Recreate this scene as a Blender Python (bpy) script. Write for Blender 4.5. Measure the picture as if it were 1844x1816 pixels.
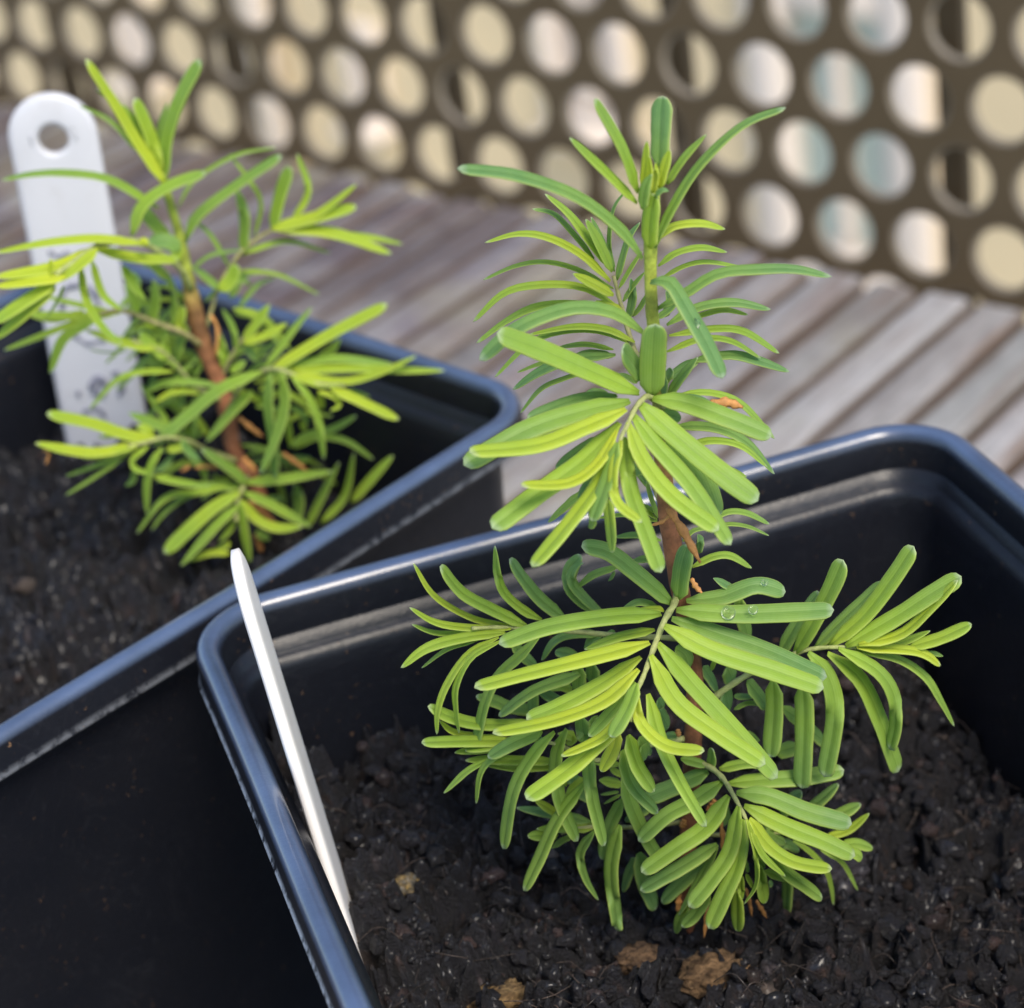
import bpy, math, random
import numpy as np
from mathutils import Vector, Matrix
random.seed(7); RNG = np.random.default_rng(7)
C = bpy.context.scene.collection
S = bpy.context.scene
for o in list(bpy.data.objects): bpy.data.objects.remove(o)

# ------------------------------------------------------------------ camera
# everything below is worked out in decimetres and linked in metres (K)
K = 0.1
FPX, PITCH, ROLL, HC, H = 4396.84, 0.51813889, -0.14418678, 1.40090427, 0.85
CZ = HC + H
F = np.array([0, math.cos(PITCH), -math.sin(PITCH)])
R0 = np.array([1, 0, 0.]); U0 = np.cross(R0, F)
R = math.cos(ROLL)*R0 + math.sin(ROLL)*U0
U = -math.sin(ROLL)*R0 + math.cos(ROLL)*U0
cam = bpy.data.cameras.new('camera'); co = bpy.data.objects.new('camera', cam); C.objects.link(co)
cam.sensor_width = 36; cam.lens = FPX/1844*36
cam.clip_start = 0.01; cam.clip_end = 500
M = Matrix(((R[0], U[0], -F[0]), (R[1], U[1], -F[1]), (R[2], U[2], -F[2])))
co.matrix_world = Matrix.Translation((0, 0, CZ*K)) @ M.to_4x4()
cam.dof.use_dof = True; cam.dof.focus_distance = 0.236; cam.dof.aperture_fstop = 31
S.camera = co

# ------------------------------------------------------------------ sky, sun, exposure
SUN_EL, SUN_AZ = math.radians(52), math.radians(155)   # azimuth: direction towards the sun, clockwise from +Y
w = bpy.data.worlds.new('World'); S.world = w; w.use_nodes = True
nt = w.node_tree; bg = nt.nodes['Background']
sky = nt.nodes.new('ShaderNodeTexSky'); sky.sky_type = 'NISHITA'; sky.sun_disc = False
sky.sun_elevation = SUN_EL; sky.sun_rotation = SUN_AZ
sky.air_density = 1.0; sky.dust_density = 0.8; sky.ozone_density = 1.0
nt.links.new(sky.outputs[0], bg.inputs[0]); bg.inputs[1].default_value = 0.13
sl = bpy.data.lights.new('sun', 'SUN'); sl.energy = 2.0; sl.angle = math.radians(25); sl.color = (1, .90, .76)
so = bpy.data.objects.new('sun', sl); C.objects.link(so)
sd = Vector((math.sin(SUN_AZ)*math.cos(SUN_EL), math.cos(SUN_AZ)*math.cos(SUN_EL), math.sin(SUN_EL)))
so.rotation_euler = sd.to_track_quat('Z', 'Y').to_euler()
S.view_settings.view_transform = 'Standard'; S.view_settings.look = 'None'
S.view_settings.gamma = 1; S.view_settings.exposure = 0.9
S.cycles.max_bounces = 8; S.cycles.use_denoising = True
S.cycles.sample_clamp_indirect = 8

# ------------------------------------------------------------------ helpers
def ray(x, y): return F + R*(x-922)/FPX - U*(y-908)/FPX
def on_y(x, y, Y): d = ray(x, y); return d*(Y/d[1]) + np.array([0, 0, CZ])
def on_z(x, y, z): d = ray(x, y); return d*((z-CZ)/d[2]) + np.array([0, 0, CZ])

def tag(o, label=None, cat=None, group=None, kind=None):
    if label: o['label'] = label
    if cat: o['category'] = cat
    if group: o['group'] = group
    if kind: o['kind'] = kind
    return o
def empty(name, loc=(0, 0, 0), **k):
    o = bpy.data.objects.new(name, None); C.objects.link(o); o.location = [c*K for c in loc]
    o.empty_display_size = .01
    tag(o, **k); bpy.context.view_layer.update(); return o
def link(name, me, mat, parent=None, **k):
    o = bpy.data.objects.new(name, me); C.objects.link(o)
    for m in (mat if isinstance(mat, (list, tuple)) else [mat]): me.materials.append(m)
    if parent is not None:
        o.parent = parent
        q = parent; off = Vector((0, 0, 0))
        while q is not None: off += q.location; q = q.parent
        o.location = -off
    tag(o, **k); return o

class MB:
    """collects vertices (dm), faces and a colour per vertex"""
    def __init__(s): s.v = []; s.f = []; s.c = []; s.n = 0
    def add(s, V, Fc, Cc=None):
        V = np.asarray(V, float).reshape(-1, 3)
        s.v.append(V); s.f += [tuple(i+s.n for i in f) for f in Fc]
        if Cc is None: Cc = np.ones((len(V), 4))
        Cc = np.asarray(Cc, float)
        if Cc.ndim == 1: Cc = np.tile(Cc, (len(V), 1))
        s.c.append(Cc); s.n += len(V); return s
    def mesh(s, name, smooth=True):
        me = bpy.data.meshes.new(name)
        V = np.concatenate(s.v)*K
        me.from_pydata(V.tolist(), [], s.f)
        a = me.color_attributes.new('col', 'FLOAT_COLOR', 'POINT')
        a.data.foreach_set('color', np.concatenate(s.c).astype(np.float32).ravel())
        if smooth: me.polygons.foreach_set('use_smooth', [True]*len(me.polygons))
        me.update(); return me
    def build(s, name, mat, parent=None, smooth=True, **k):
        return link(name, s.mesh(name, smooth), mat, parent, **k)

def catmull(P, n):
    P = np.asarray(P, float)
    if len(P) == 2: t = np.linspace(0, 1, n)[:, None]; return P[0]*(1-t)+P[1]*t
    Q = np.vstack([2*P[0]-P[1], P, 2*P[-1]-P[-2]])
    L = np.r_[0, np.cumsum(np.linalg.norm(np.diff(P, axis=0), axis=1))]; L /= L[-1]
    out = []
    for t in np.linspace(0, 1, n):
        i = min(np.searchsorted(L, t, side='right')-1, len(P)-2); i = max(i, 0)
        u = (t-L[i])/(L[i+1]-L[i]+1e-12)
        a, b, c, d = Q[i], Q[i+1], Q[i+2], Q[i+3]
        out.append(.5*((2*b)+(-a+c)*u+(2*a-5*b+4*c-d)*u*u+(-a+3*b-3*c+d)*u**3))
    return np.array(out)

def tube(mb, P, r, n=10, col=(1, 1, 1, 1), cap=True, bump=0):
    P = np.asarray(P, float); m = len(P); r = np.broadcast_to(r, (m,)).astype(float)
    T = np.gradient(P, axis=0); T /= np.linalg.norm(T, axis=1)[:, None]+1e-12
    a = np.array([0, 0, 1.]) if abs(T[0][2]) < .9 else np.array([1., 0, 0])
    V = []; N = np.cross(T[0], a); N /= np.linalg.norm(N)
    for i in range(m):
        N = N - T[i]*(N@T[i]); N /= np.linalg.norm(N); B = np.cross(T[i], N)
        for k in range(n):
            g = 2*math.pi*k/n; rr = r[i]*(1+bump*(random.random()-.5))
            V.append(P[i]+rr*(math.cos(g)*N+math.sin(g)*B))
    Fc = [(i*n+k, i*n+(k+1) % n, (i+1)*n+(k+1) % n, (i+1)*n+k) for i in range(m-1) for k in range(n)]
    if cap: Fc += [tuple(range(n))[::-1], tuple((m-1)*n+k for k in range(n))]
    col = np.asarray(col, float)
    if col.ndim == 2: col = np.repeat(col, n, axis=0)
    mb.add(V, Fc, col)

def box(mb, c, ax, ay, az, bev=0, col=(1, 1, 1, 1)):
    """box with half-axes ax, ay, az; the four long edges along ax bevelled"""
    c, ax, ay, az = [np.asarray(q, float) for q in (c, ax, ay, az)]
    ly, lz = np.linalg.norm(ay), np.linalg.norm(az)
    if bev <= 0:
        prof = [(-1, -1), (1, -1), (1, 1), (-1, 1)]
    else:
        prof = []
        for sy, sz, a0 in ((1, 1, 0), (-1, 1, 90), (-1, -1, 180), (1, -1, 270)):
            for k in range(4):
                g = math.radians(a0+30*k)
                prof.append(((sy*(ly-bev)+bev*math.cos(g))/ly, (sz*(lz-bev)+bev*math.sin(g))/lz))
    n = len(prof)
    lx = np.linalg.norm(ax)
    st = [(-1, 1-bev/min(ly, lz)*.7), (-1+bev/lx, 1), (1-bev/lx, 1), (1, 1-bev/min(ly, lz)*.7)] if bev > 0 else [(-1, 1), (1, 1)]
    V = []
    for sx, sc in st:
        for p, q in prof: V.append(c+sx*ax+p*sc*ay+q*sc*az)
    Fc = [(i*n+k, (i+1)*n+k, (i+1)*n+(k+1) % n, i*n+(k+1) % n) for i in range(len(st)-1) for k in range(n)]
    Fc += [tuple(range(n)), tuple((len(st)-1)*n+k for k in range(n))[::-1]]
    mb.add(V, Fc, col)

# vectorised gradient noise
_perm = np.random.default_rng(3).permutation(256); _perm = np.r_[_perm, _perm]
_G = np.random.default_rng(4).normal(size=(256, 3)); _G /= np.linalg.norm(_G, axis=1)[:, None]
def perlin(P):
    P = np.asarray(P, float); I = np.floor(P).astype(int); f = P-I; I &= 255
    u = f*f*f*(f*(f*6-15)+10); r = 0
    for dx in (0, 1):
        for dy in (0, 1):
            for dz in (0, 1):
                h = _perm[_perm[_perm[(I[:, 0]+dx) & 255]+((I[:, 1]+dy) & 255)]+((I[:, 2]+dz) & 255)]
                g = (_G[h]*(f-np.array([dx, dy, dz]))).sum(1)
                r = r+g*(u[:, 0] if dx else 1-u[:, 0])*(u[:, 1] if dy else 1-u[:, 1])*(u[:, 2] if dz else 1-u[:, 2])
    return r*1.6
def fbm(P, o=4, ridged=False):
    r = 0; a = 1; s = 0
    for i in range(o):
        n = perlin(P*2**i+i*17.3); n = 1-2*abs(n) if ridged else n
        r = r+a*n; s += a; a *= .55
    return r/s

# ------------------------------------------------------------------ materials
def mat(name, base=(.5, .5, .5), rough=.5, **kw):
    m = bpy.data.materials.new(name); m.use_nodes = True
    b = m.node_tree.nodes['Principled BSDF']
    b.inputs['Base Color'].default_value = (*base, 1); b.inputs['Roughness'].default_value = rough
    for k, v in kw.items(): b.inputs[k.replace('_', ' ')].default_value = v
    return m
class NT:
    def __init__(s, m): s.t = m.node_tree; s.b = s.t.nodes['Principled BSDF']
    def n(s, typ, **kw):
        x = s.t.nodes.new(typ)
        for k, v in kw.items():
            if k.startswith('i_'): x.inputs[int(k[2:]) if k[2:].isdigit() else k[2:]].default_value = v
            else: setattr(x, k, v)
        return x
    def l(s, a, b): s.t.links.new(a, b)
    def noise(s, scale, detail=6, rough=.6, vec=None, dist=0):
        x = s.n('ShaderNodeTexNoise'); x.inputs['Scale'].default_value = scale
        x.inputs['Detail'].default_value = detail; x.inputs['Roughness'].default_value = rough
        x.inputs['Distortion'].default_value = dist
        if vec is None:
            g = s.n('ShaderNodeNewGeometry'); vec = g.outputs['Position']
        s.l(vec, x.inputs['Vector']); return x.outputs['Fac']
    def ramp(s, fac, stops):
        x = s.n('ShaderNodeValToRGB'); e = x.color_ramp.elements
        while len(e) < len(stops): e.new(.5)
        for k, (p, c) in enumerate(stops): e[k].position = p; e[k].color = c if len(c) == 4 else (*c, 1)
        s.l(fac, x.inputs[0]); return x.outputs[0]
    def mix(s, fac, a, b, mode='MIX'):
        x = s.n('ShaderNodeMix', data_type='RGBA', blend_type=mode)
        for v, i in ((fac, 0), (a, 6), (b, 7)):
            if hasattr(v, 'links'): s.l(v, x.inputs[i])
            else: x.inputs[i].default_value = v if i == 0 else ((*v, 1) if len(v) == 3 else v)
        return x.outputs[2]
    def math(s, op, a, b=0, c=0):
        x = s.n('ShaderNodeMath', operation=op)
        for i, v in enumerate((a, b, c)):
            if hasattr(v, 'links'): s.l(v, x.inputs[i])
            else: x.inputs[i].default_value = v
        return x.outputs[0]
    def bump(s, h, dist, strength=1.0, inp=None):
        x = s.n('ShaderNodeBump'); x.inputs['Distance'].default_value = dist; x.inputs['Strength'].default_value = strength
        s.l(h, x.inputs['Height'])
        if inp is not None: s.l(inp, x.inputs['Normal'])
        return x.outputs[0]

def needle_material(name, dark, mid, bright):
    m = mat(name, mid, .42); t = NT(m)
    a = t.n('ShaderNodeAttribute', attribute_name='col'); sp = t.n('ShaderNodeSeparateColor'); t.l(a.outputs['Color'], sp.inputs[0])
    u, v, tint = sp.outputs[0], sp.outputs[1], sp.outputs[2]
    au = t.math('ABSOLUTE', t.math('SUBTRACT', u, .5))          # 0 centre .. .5 margin
    n1 = t.noise(900, 4, .6); n2 = t.noise(180, 3, .5)
    tn = t.math('ADD', tint, t.math('MULTIPLY', t.math('SUBTRACT', n2, .5), .35))
    tn = t.math('ADD', tn, t.math('MULTIPLY', t.math('SUBTRACT', .45, v), .22))
    col = t.ramp(tn, [(0, dark), (.45, mid), (.95, bright)])
    # pale stripes along the blade, a pale rim, a whitish blunt tip
    st = t.math('SINE', t.math('MULTIPLY', u, 58)); st = t.math('MULTIPLY', t.math('ADD', st, 1), .06)
    col = t.mix(st, col, (.62, .72, .30))
    rim = t.ramp(au, [(.385, (0, 0, 0)), (.47, (1, 1, 1))])
    col = t.mix(t.math('MULTIPLY', rim, .42), col, (.66, .74, .20))
    mid_l = t.ramp(au, [(0, (1, 1, 1)), (.055, (0, 0, 0))])
    col = t.mix(t.math('MULTIPLY', mid_l, .25), col, (.05, .14, .012))
    tipf = t.ramp(v, [(.95, (0, 0, 0)), (.995, (1, 1, 1))])
    col = t.mix(t.math('MULTIPLY', tipf, .55), col, (.60, .66, .55))
    col = t.mix(t.math('MULTIPLY', t.ramp(n1, [(.35, (0, 0, 0)), (.7, (1, 1, 1))]), .10), col, (.5, .66, .25))
    t.l(col, t.b.inputs['Base Color'])
    t.b.inputs['Specular IOR Level'].default_value = .35
    t.l(t.math('ADD', .40, t.math('MULTIPLY', n2, .2)), t.b.inputs['Roughness'])
    t.l(t.bump(n1, .00012, .5), t.b.inputs['Normal'])
    # light passes through the thin blade
    tr = t.n('ShaderNodeBsdfTranslucent'); t.l(t.mix(1.0, col, (1.15, 1.12, .5), 'MULTIPLY'), tr.inputs[0])
    mx = t.n('ShaderNodeMixShader'); mx.inputs[0].default_value = .42
    t.l(t.b.outputs[0], mx.inputs[1]); t.l(tr.outputs[0], mx.inputs[2])
    t.l(mx.outputs[0], t.t.nodes['Material Output'].inputs[0])
    return m
M_NEEDLE = needle_material('needle_green', (.14, .31, .095), (.34, .51, .045), (.66, .70, .03))
M_NEEDLE_B = needle_material('needle_bright', (.15, .32, .075), (.35, .52, .035), (.64, .70, .02))

def col_material(name, rough=.6, noise_scale=400, amt=.35, bumpd=.0002, spec=.4):
    m = mat(name, rough=rough); t = NT(m)
    a = t.n('ShaderNodeAttribute', attribute_name='col'); n = t.noise(noise_scale, 6, .65)
    c = t.mix(amt, a.outputs['Color'], t.ramp(n, [(.3, (.25, .25, .25)), (.7, (1.5, 1.5, 1.5))]), 'MULTIPLY')
    t.l(c, t.b.inputs['Base Color']); t.l(t.bump(n, bumpd, .8), t.b.inputs['Normal'])
    t.b.inputs['Specular IOR Level'].default_value = spec
    return m
M_STEM = col_material('stem_bark', .65, 900, .55, .0003)
M_DRY = col_material('dry_needle', .6, 1500, .5, .0002)
M_SOIL = col_material('peat_soil', .5, 2600, .85, .0009, .5)
t = NT(M_SOIL); wet = t.math('MULTIPLY', t.ramp(t.noise(900, 4, .7), [(.44, (0, 0, 0)), (.60, (1, 1, 1))]), t.ramp(t.noise(130, 4, .6), [(.38, (.1, .1, .1)), (.62, (1, 1, 1))]))      # wet crumbs among drier ones
t.l(t.math('MULTIPLY', wet, .6), t.b.inputs['Coat Weight']); t.b.inputs['Coat Roughness'].default_value = .27; t.b.inputs['Coat IOR'].default_value = 1.6
t.l(t.math('SUBTRACT', .62, t.math('MULTIPLY', wet, .25)), t.b.inputs['Roughness'])
M_CLOD = col_material('dry_peat', .75, 2200, .8, .0009, .3)

def pot_material():
    m = mat('black_plastic', (.012, .013, .017), .3); t = NT(m)
    n = t.noise(60, 5, .6); s = t.noise(1500, 3, .6); s2 = t.noise(220, 4, .6)
    t.l(t.math('ADD', .24, t.math('MULTIPLY', n, .25)), t.b.inputs['Roughness'])
    speck = t.math('MULTIPLY', t.ramp(s, [(.66, (0, 0, 0)), (.70, (1, 1, 1))]), t.ramp(s2, [(.46, (0, 0, 0)), (.66, (1, 1, 1))]))
    c = t.mix(speck, (.008, .009, .013), (.17, .10, .055))
    dust = t.ramp(t.noise(35, 6, .7), [(.45, (0, 0, 0)), (.8, (1, 1, 1))])
    c = t.mix(t.math('MULTIPLY', dust, .08), c, (.045, .038, .036))
    scr_ = t.noise(60, 3, .5, dist=6.0); c = t.mix(t.math('MULTIPLY', t.ramp(scr_, [(.485, (0, 0, 0)), (.50, (1, 1, 1)), (.515, (0, 0, 0))]), .05), c, (.12, .12, .13))
    at = t.n('ShaderNodeAttribute', attribute_name='col'); sky_mottle = t.ramp(t.noise(90, 5, .6), [(.25, (.45, .45, .45)), (.7, (1, 1, 1))])
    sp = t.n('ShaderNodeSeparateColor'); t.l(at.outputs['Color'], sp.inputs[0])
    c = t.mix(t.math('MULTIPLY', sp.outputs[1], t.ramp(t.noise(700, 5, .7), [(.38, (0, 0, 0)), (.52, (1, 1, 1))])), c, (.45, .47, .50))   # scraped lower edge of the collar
    c = t.mix(t.math('MULTIPLY', sp.outputs[0], sky_mottle), c, (.085, .125, .22))     # pale blue painted on the lip imitates reflected sky
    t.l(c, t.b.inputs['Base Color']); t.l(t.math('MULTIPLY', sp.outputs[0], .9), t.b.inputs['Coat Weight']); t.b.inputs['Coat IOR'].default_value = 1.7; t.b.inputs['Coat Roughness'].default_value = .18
    b1 = t.bump(t.noise(45, 2, .5), .0008, .35); b2 = t.bump(s, .0001, .5, b1)
    t.l(b2, t.b.inputs['Normal']); t.b.inputs['Specular IOR Level'].default_value = .38
    return m
M_POT = pot_material()
def label_material(a, b):
    m = mat('white_plastic', a, .4); t = NT(m)
    n = t.noise(300, 5, .65); s = t.noise(120, 5, .7)
    c = t.mix(t.math('MULTIPLY', t.ramp(s, [(.55, (0, 0, 0)), (.75, (1, 1, 1))]), .25), a, b)
    t.l(c, t.b.inputs['Base Color']); t.l(t.bump(n, .0001, .4), t.b.inputs['Normal'])
    t.b.inputs['Subsurface Weight'].default_value = .2; t.b.inputs['Subsurface Radius'].default_value = (.002, .002, .002)
    return m
M_LABEL = label_material((.92, .88, .84), (.55, .48, .42)); M_LABEL_B = label_material((.62, .62, .64), (.40, .37, .34))
M_INK = mat('faded_ink', (.24, .24, .29), .7)
def wood_material(sdir):
    m = mat('weathered_wood', (.4, .37, .36), .65); t = NT(m)
    g = t.n('ShaderNodeNewGeometry'); mp = t.n('ShaderNodeMapping')
    ang = math.atan2(sdir[1], sdir[0])
    mp.vector_type = 'POINT'; mp.inputs['Rotation'].default_value = (0, 0, -ang); mp.inputs['Scale'].default_value = (1, 1, 1)
    t.l(g.outputs['Position'], mp.inputs[0])
    sc = t.n('ShaderNodeMapping'); sc.inputs['Scale'].default_value = (.07, 1, 1); t.l(mp.outputs[0], sc.inputs[0])
    grain = t.noise(1400, 5, .7, sc.outputs[0]); streak = t.noise(210, 4, .65, sc.outputs[0])
    patch = t.noise(28, 5, .65)
    a = t.n('ShaderNodeAttribute', attribute_name='col')
    c = t.mix(t.math('MULTIPLY', t.ramp(patch, [(.45, (0, 0, 0)), (.68, (1, 1, 1))]), .6), a.outputs['Color'], (.58, .575, .56))
    c = t.mix(t.math('MULTIPLY', t.ramp(streak, [(.47, (0, 0, 0)), (.66, (1, 1, 1))]), .7), c, (.24, .15, .10))
    c = t.mix(.5, c, t.ramp(grain, [(.32, (.2, .2, .2)), (.66, (1.25, 1.25, 1.25))]), 'MULTIPLY')
    c = t.mix(t.math('MULTIPLY', t.ramp(t.noise(16, 4, .6), [(.5, (0, 0, 0)), (.68, (1, 1, 1))]), .5), c, (.36, .33, .20))
    sx = t.n('ShaderNodeSeparateXYZ'); t.l(g.outputs['Normal'], sx.inputs[0])
    side = t.ramp(sx.outputs[2], [(.25, (1, 1, 1)), (.80, (0, 0, 0))])
    c = t.mix(t.math('MULTIPLY', side, .85), c, (.11, .068, .04))          # unweathered brown wood on the slat flanks
    t.l(c, t.b.inputs['Base Color'])
    t.l(t.math('ADD', .38, t.math('MULTIPLY', streak, .4)), t.b.inputs['Roughness'])
    t.l(t.bump(grain, .0006, .7), t.b.inputs['Normal'])
    return m

# ------------------------------------------------------------------ geometry frame of the screen / table
PH = -0.74366532
E = np.array([math.cos(PH), math.sin(PH), 0]); N3 = np.array([-math.sin(PH), math.cos(PH), 0])
P0 = np.array([0, 6.22728819, 0])
def at_wall(e, off, z): return P0+E*e+N3*off+np.array([0, 0, z])
SD = np.array([math.cos(math.radians(48.5)), math.sin(math.radians(48.5)), 0]); SN = np.array([-SD[1], SD[0], 0])

# ------------------------------------------------------------------ structure: ground, balcony floor
m = mat('paving', (.45, .42, .37), .8); t = NT(m)
t.l(t.mix(.6, (.5, .46, .40), t.ramp(t.noise(3, 8, .6), [(.3, (.5, .5, .5)), (.7, (1, 1, 1))]), 'MULTIPLY'), t.b.inputs['Base Color'])
mb = MB(); mb.add([(-4000, -4000, -42), (4000, -4000, -42), (4000, 4000, -42), (-4000, 4000, -42)], [(0, 1, 2, 3)])
mb.build('ground', m, kind='structure')
m = mat('balcony_concrete', (.3, .28, .26), .8); t = NT(m)
t.l(t.mix(.6, (.34, .32, .29), t.ramp(t.noise(6, 8, .6), [(.3, (.5, .5, .5)), (.7, (1, 1, 1))]), 'MULTIPLY'), t.b.inputs['Base Color'])
mb = MB(); box(mb, at_wall(0, -11.6, -7.9), E*25, N3*12, np.array([0, 0, .7]), .05)
mb.build('floor', m, kind='structure')

# ------------------------------------------------------------------ the pale house beyond
HW = 50.
m = mat('cream_render', (.86, .74, .53), .85); t = NT(m)
c = t.mix(.35, (.74, .60, .37), t.ramp(t.noise(1.2, 7, .6), [(.35, (.66, .68, .74)), (.65, (1.12, 1.08, 1.02))]), 'MULTIPLY')
t.l(c, t.b.inputs['Base Color']); t.l(t.bump(t.noise(40, 5, .6), .004, .5), t.b.inputs['Normal'])
M_WALL = m
M_WHITE = mat('white_paint', (.74, .65, .56), .6)
M_GLASS = mat('pale_pane', (.30, .42, .42), .12, Specular_IOR_Level=.9)
house = empty('house', at_wall(-45, HW, -42), label='cream rendered house far behind the perforated screen, with white framed windows', cat='house')
WIN = [(-31.4, -24.0, 2.9, 4.9), (-40.3, -22.6, 1.6, 2.6), (-49.5, -24.5, .7, 1.7), (-60.5, -24.5, .8, 1.6)]
es = sorted({-90, 10} | {a for e0, z0, hw, hh in WIN[:4] for a in (e0-hw, e0+hw)})
mb = MB()
for e0, e1 in zip(es[:-1], es[1:]):
    zs = [(-42., 6.)]
    for c0, z0, hw, hh in WIN[:4]:
        if abs((e0+e1)/2-c0) < hw: zs = [(-42., z0-hh), (z0+hh, 6.)]
    for a, b in zs: box(mb, at_wall((e0+e1)/2, HW+2, (a+b)/2), E*(e1-e0)/2, N3*2, np.array([0, 0, (b-a)/2]))
mb.build('wall', M_WALL, house, smooth=False)
mr = mat('roof_tiles', (.25, .12, .08), .8)
mb = MB(); mb.add([at_wall(-92, HW-2, 5.8), at_wall(12, HW-2, 5.8), at_wall(12, HW+25, 20), at_wall(-92, HW+25, 20),
                   at_wall(-92, HW-2, 6.6), at_wall(12, HW-2, 6.6), at_wall(12, HW+25, 20.8), at_wall(-92, HW+25, 20.8)],
                  [(0, 3, 2, 1), (4, 5, 6, 7), (0, 1, 5, 4), (1, 2, 6, 5), (2, 3, 7, 6), (3, 0, 4, 7)])
mb.build('roof', mr, house, smooth=False)
for i, (c0, z0, hw, hh) in enumerate(WIN[:4]):
    mb = MB(); fw = .42
    z_ = np.array([0, 0, 1.])
    if i == 0: fw = 1.3
    for s in (-1, 1):
        box(mb, at_wall(c0+s*(hw-fw/2), HW+.1, z0), E*fw/2, N3*.5, z_*hh, .05)
        box(mb, at_wall(c0, HW+.12, z0+s*(hh-fw/2)), E*(hw-fw), N3*.45, z_*fw/2, .05)
    box(mb, at_wall(c0, HW+.15, z0), E*.14, N3*.4, z_*(hh-fw), .05)
    box(mb, at_wall(c0, HW-.3, z0-hh-.15), E*(hw+.3), N3*.9, z_*.15, .05)
    fr = mb.build('window', M_WHITE, house)
    gm = [mat('pane_mint', (.44, .52, .46), .5), mat('pane_white', (.72, .64, .56), .5), mat('pane_cream', (.58, .54, .50), .3), mat('pane_pale', (.60, .57, .54), .3)][i]
    mb = MB(); box(mb, at_wall(c0, HW+.45, z0), E*(hw-.2), N3*.06, z_*(hh-.2))
    mb.build('pane', gm, fr, smooth=False)
for e0 in (-53.6,):
    mb = MB(); tube(mb, [at_wall(e0, HW-.7, -42), at_wall(e0, HW-.7, 5.5)], .42, 14)
    mb.build('drainpipe', M_WHITE, house)

# ------------------------------------------------------------------ perforated screen
m = mat('brown_painted_metal', (.115, .085, .055), .42); t = NT(m)
n = t.noise(25, 6, .6)
t.l(t.mix(.5, (.120, .088, .050), t.ramp(n, [(.3, (.75, .75, .75)), (.7, (1.1, 1.1, 1.1))]), 'MULTIPLY'), t.b.inputs['Base Color']); t.b.inputs['Specular IOR Level'].default_value = .15
t.l(t.bump(t.noise(300, 4, .6), .0002, .4), t.b.inputs['Normal'])
M_SCREEN = m
LEAN = 0.03810438
UP = np.array([-math.sin(PH)*math.sin(LEAN), math.cos(PH)*math.sin(LEAN), math.cos(LEAN)]); UP = UP
PT, QT, X0, Z0 = 0.21496388, 0.18109185, 1.33241448, -1.90533705+CZ
scr = empty('perforated_screen', at_wall(0, 0, -7.2), label='brown perforated metal screen with round holes behind the table', cat='screen')
mbh = MB(); mb = MB(); RH = .0765; TH = .022; NS = 24
NB = np.cross(E, UP); NB /= np.linalg.norm(NB)
if NB @ N3 < 0: NB = -NB
hexo = []
def sheet_pt(a, b, dep): return P0+np.array([0, 0, Z0])*1.0+E*(X0+a)+UP*b+NB*dep
# hexagonal cell outline as a function of angle (pointy in the row direction)
def cell(angle):
    c, s = math.cos(angle), math.sin(angle); best = 1e9
    # half-planes to the six neighbours
    for nx, ny in ((PT, 0), (-PT, 0), (PT/2, QT), (-PT/2, QT), (PT/2, -QT), (-PT/2, -QT)):
        d = (nx*nx+ny*ny)/2; q = c*nx+s*ny
        if q > 1e-9: best = min(best, d/q)
    return best*c, best*s
A_ = [2*math.pi*(k+.5)/NS for k in range(NS)]
# corners of the hexagonal cell for a watertight tiling
cor = []
D1 = PT/2; yq = (PT*PT/4+QT*QT)/2
hy = (yq-D1*PT/2)/QT; ty = yq/QT
cor = [(D1, hy), (0, ty), (-D1, hy), (-D1, -hy), (0, -ty), (D1, -hy)]
ca = sorted(set([round(math.atan2(b, a) % (2*math.pi), 6) for a, b in cor] + [round(2*math.pi*k/NS, 6) for k in range(NS)]))
# merge angles that nearly coincide with a corner
cang = [math.atan2(b, a) % (2*math.pi) for a, b in cor]
ca = [a for a in ca if any(abs(a-c) < 1e-5 for c in cang) or all(abs(a-c) > .05 for c in cang)]
NA = len(ca)
ring_o = [cell(a) for a in ca]
for r in range(-18, 18):
    for u in range(-66, 24):
        if (u+r) % 2: continue
        a0, b0 = u*PT/2, -r*QT
        V = []
        for (rad, dep) in ((None, 0), (RH+.006, 0), (RH, .004), (RH, TH-.004), (RH+.006, TH), (None, TH)):
            for k, a in enumerate(ca):
                if rad is None: x, y = ring_o[k]
                else: x, y = rad*math.cos(a), rad*math.sin(a)
                V.append(sheet_pt(a0+x, b0+y, dep))
        Fc = [(i*NA+k, i*NA+(k+1) % NA, (i+1)*NA+(k+1) % NA, (i+1)*NA+k) for i in range(5) for k in range(NA)]
        mb.add(V, Fc)
M_EDGE = mat('lit_hole_wall', (.22, .185, .135), .5)  # hole walls coloured paler than the sheet to imitate the light they catch
pn = mb.build('panel', [M_SCREEN, M_EDGE], scr, smooth=False)
pn.data.polygons.foreach_set('material_index', ([0]*NA+[1]*(3*NA)+[0]*NA)*(len(pn.data.polygons)//(5*NA)))
mb = MB()
for e0 in (-5.9, -5.9): pass
box(mb, at_wall(-2.35, 0, 0)+np.array([0, 0, Z0+18*QT+.18]), E*4.95, NB*.18, UP*.2, .03)
mb.build('top_rail', M_SCREEN, scr)
rail = empty('balcony_railing', at_wall(0, .5, -7.2), label='brown metal railing with upright bars seen through the screen holes', cat='railing')
for i in range(-5, 4):
    e0 = [-3.4, -2.6, -1.835, -1.04, -.18, .613, 1.41, 2.2, 3.0][i+5]
    mb = MB(); box(mb, at_wall(e0, .20, -1.9), np.array([0, 0, 5.3]), E*.036, N3*.02, .006)
    mb.build('baluster', M_SCREEN, rail)
mb = MB(); box(mb, at_wall(-2, .42, 3.5), E*6, N3*.2, np.array([0, 0, .15]), .03); mb.build('handrail', M_SCREEN, rail)
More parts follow.
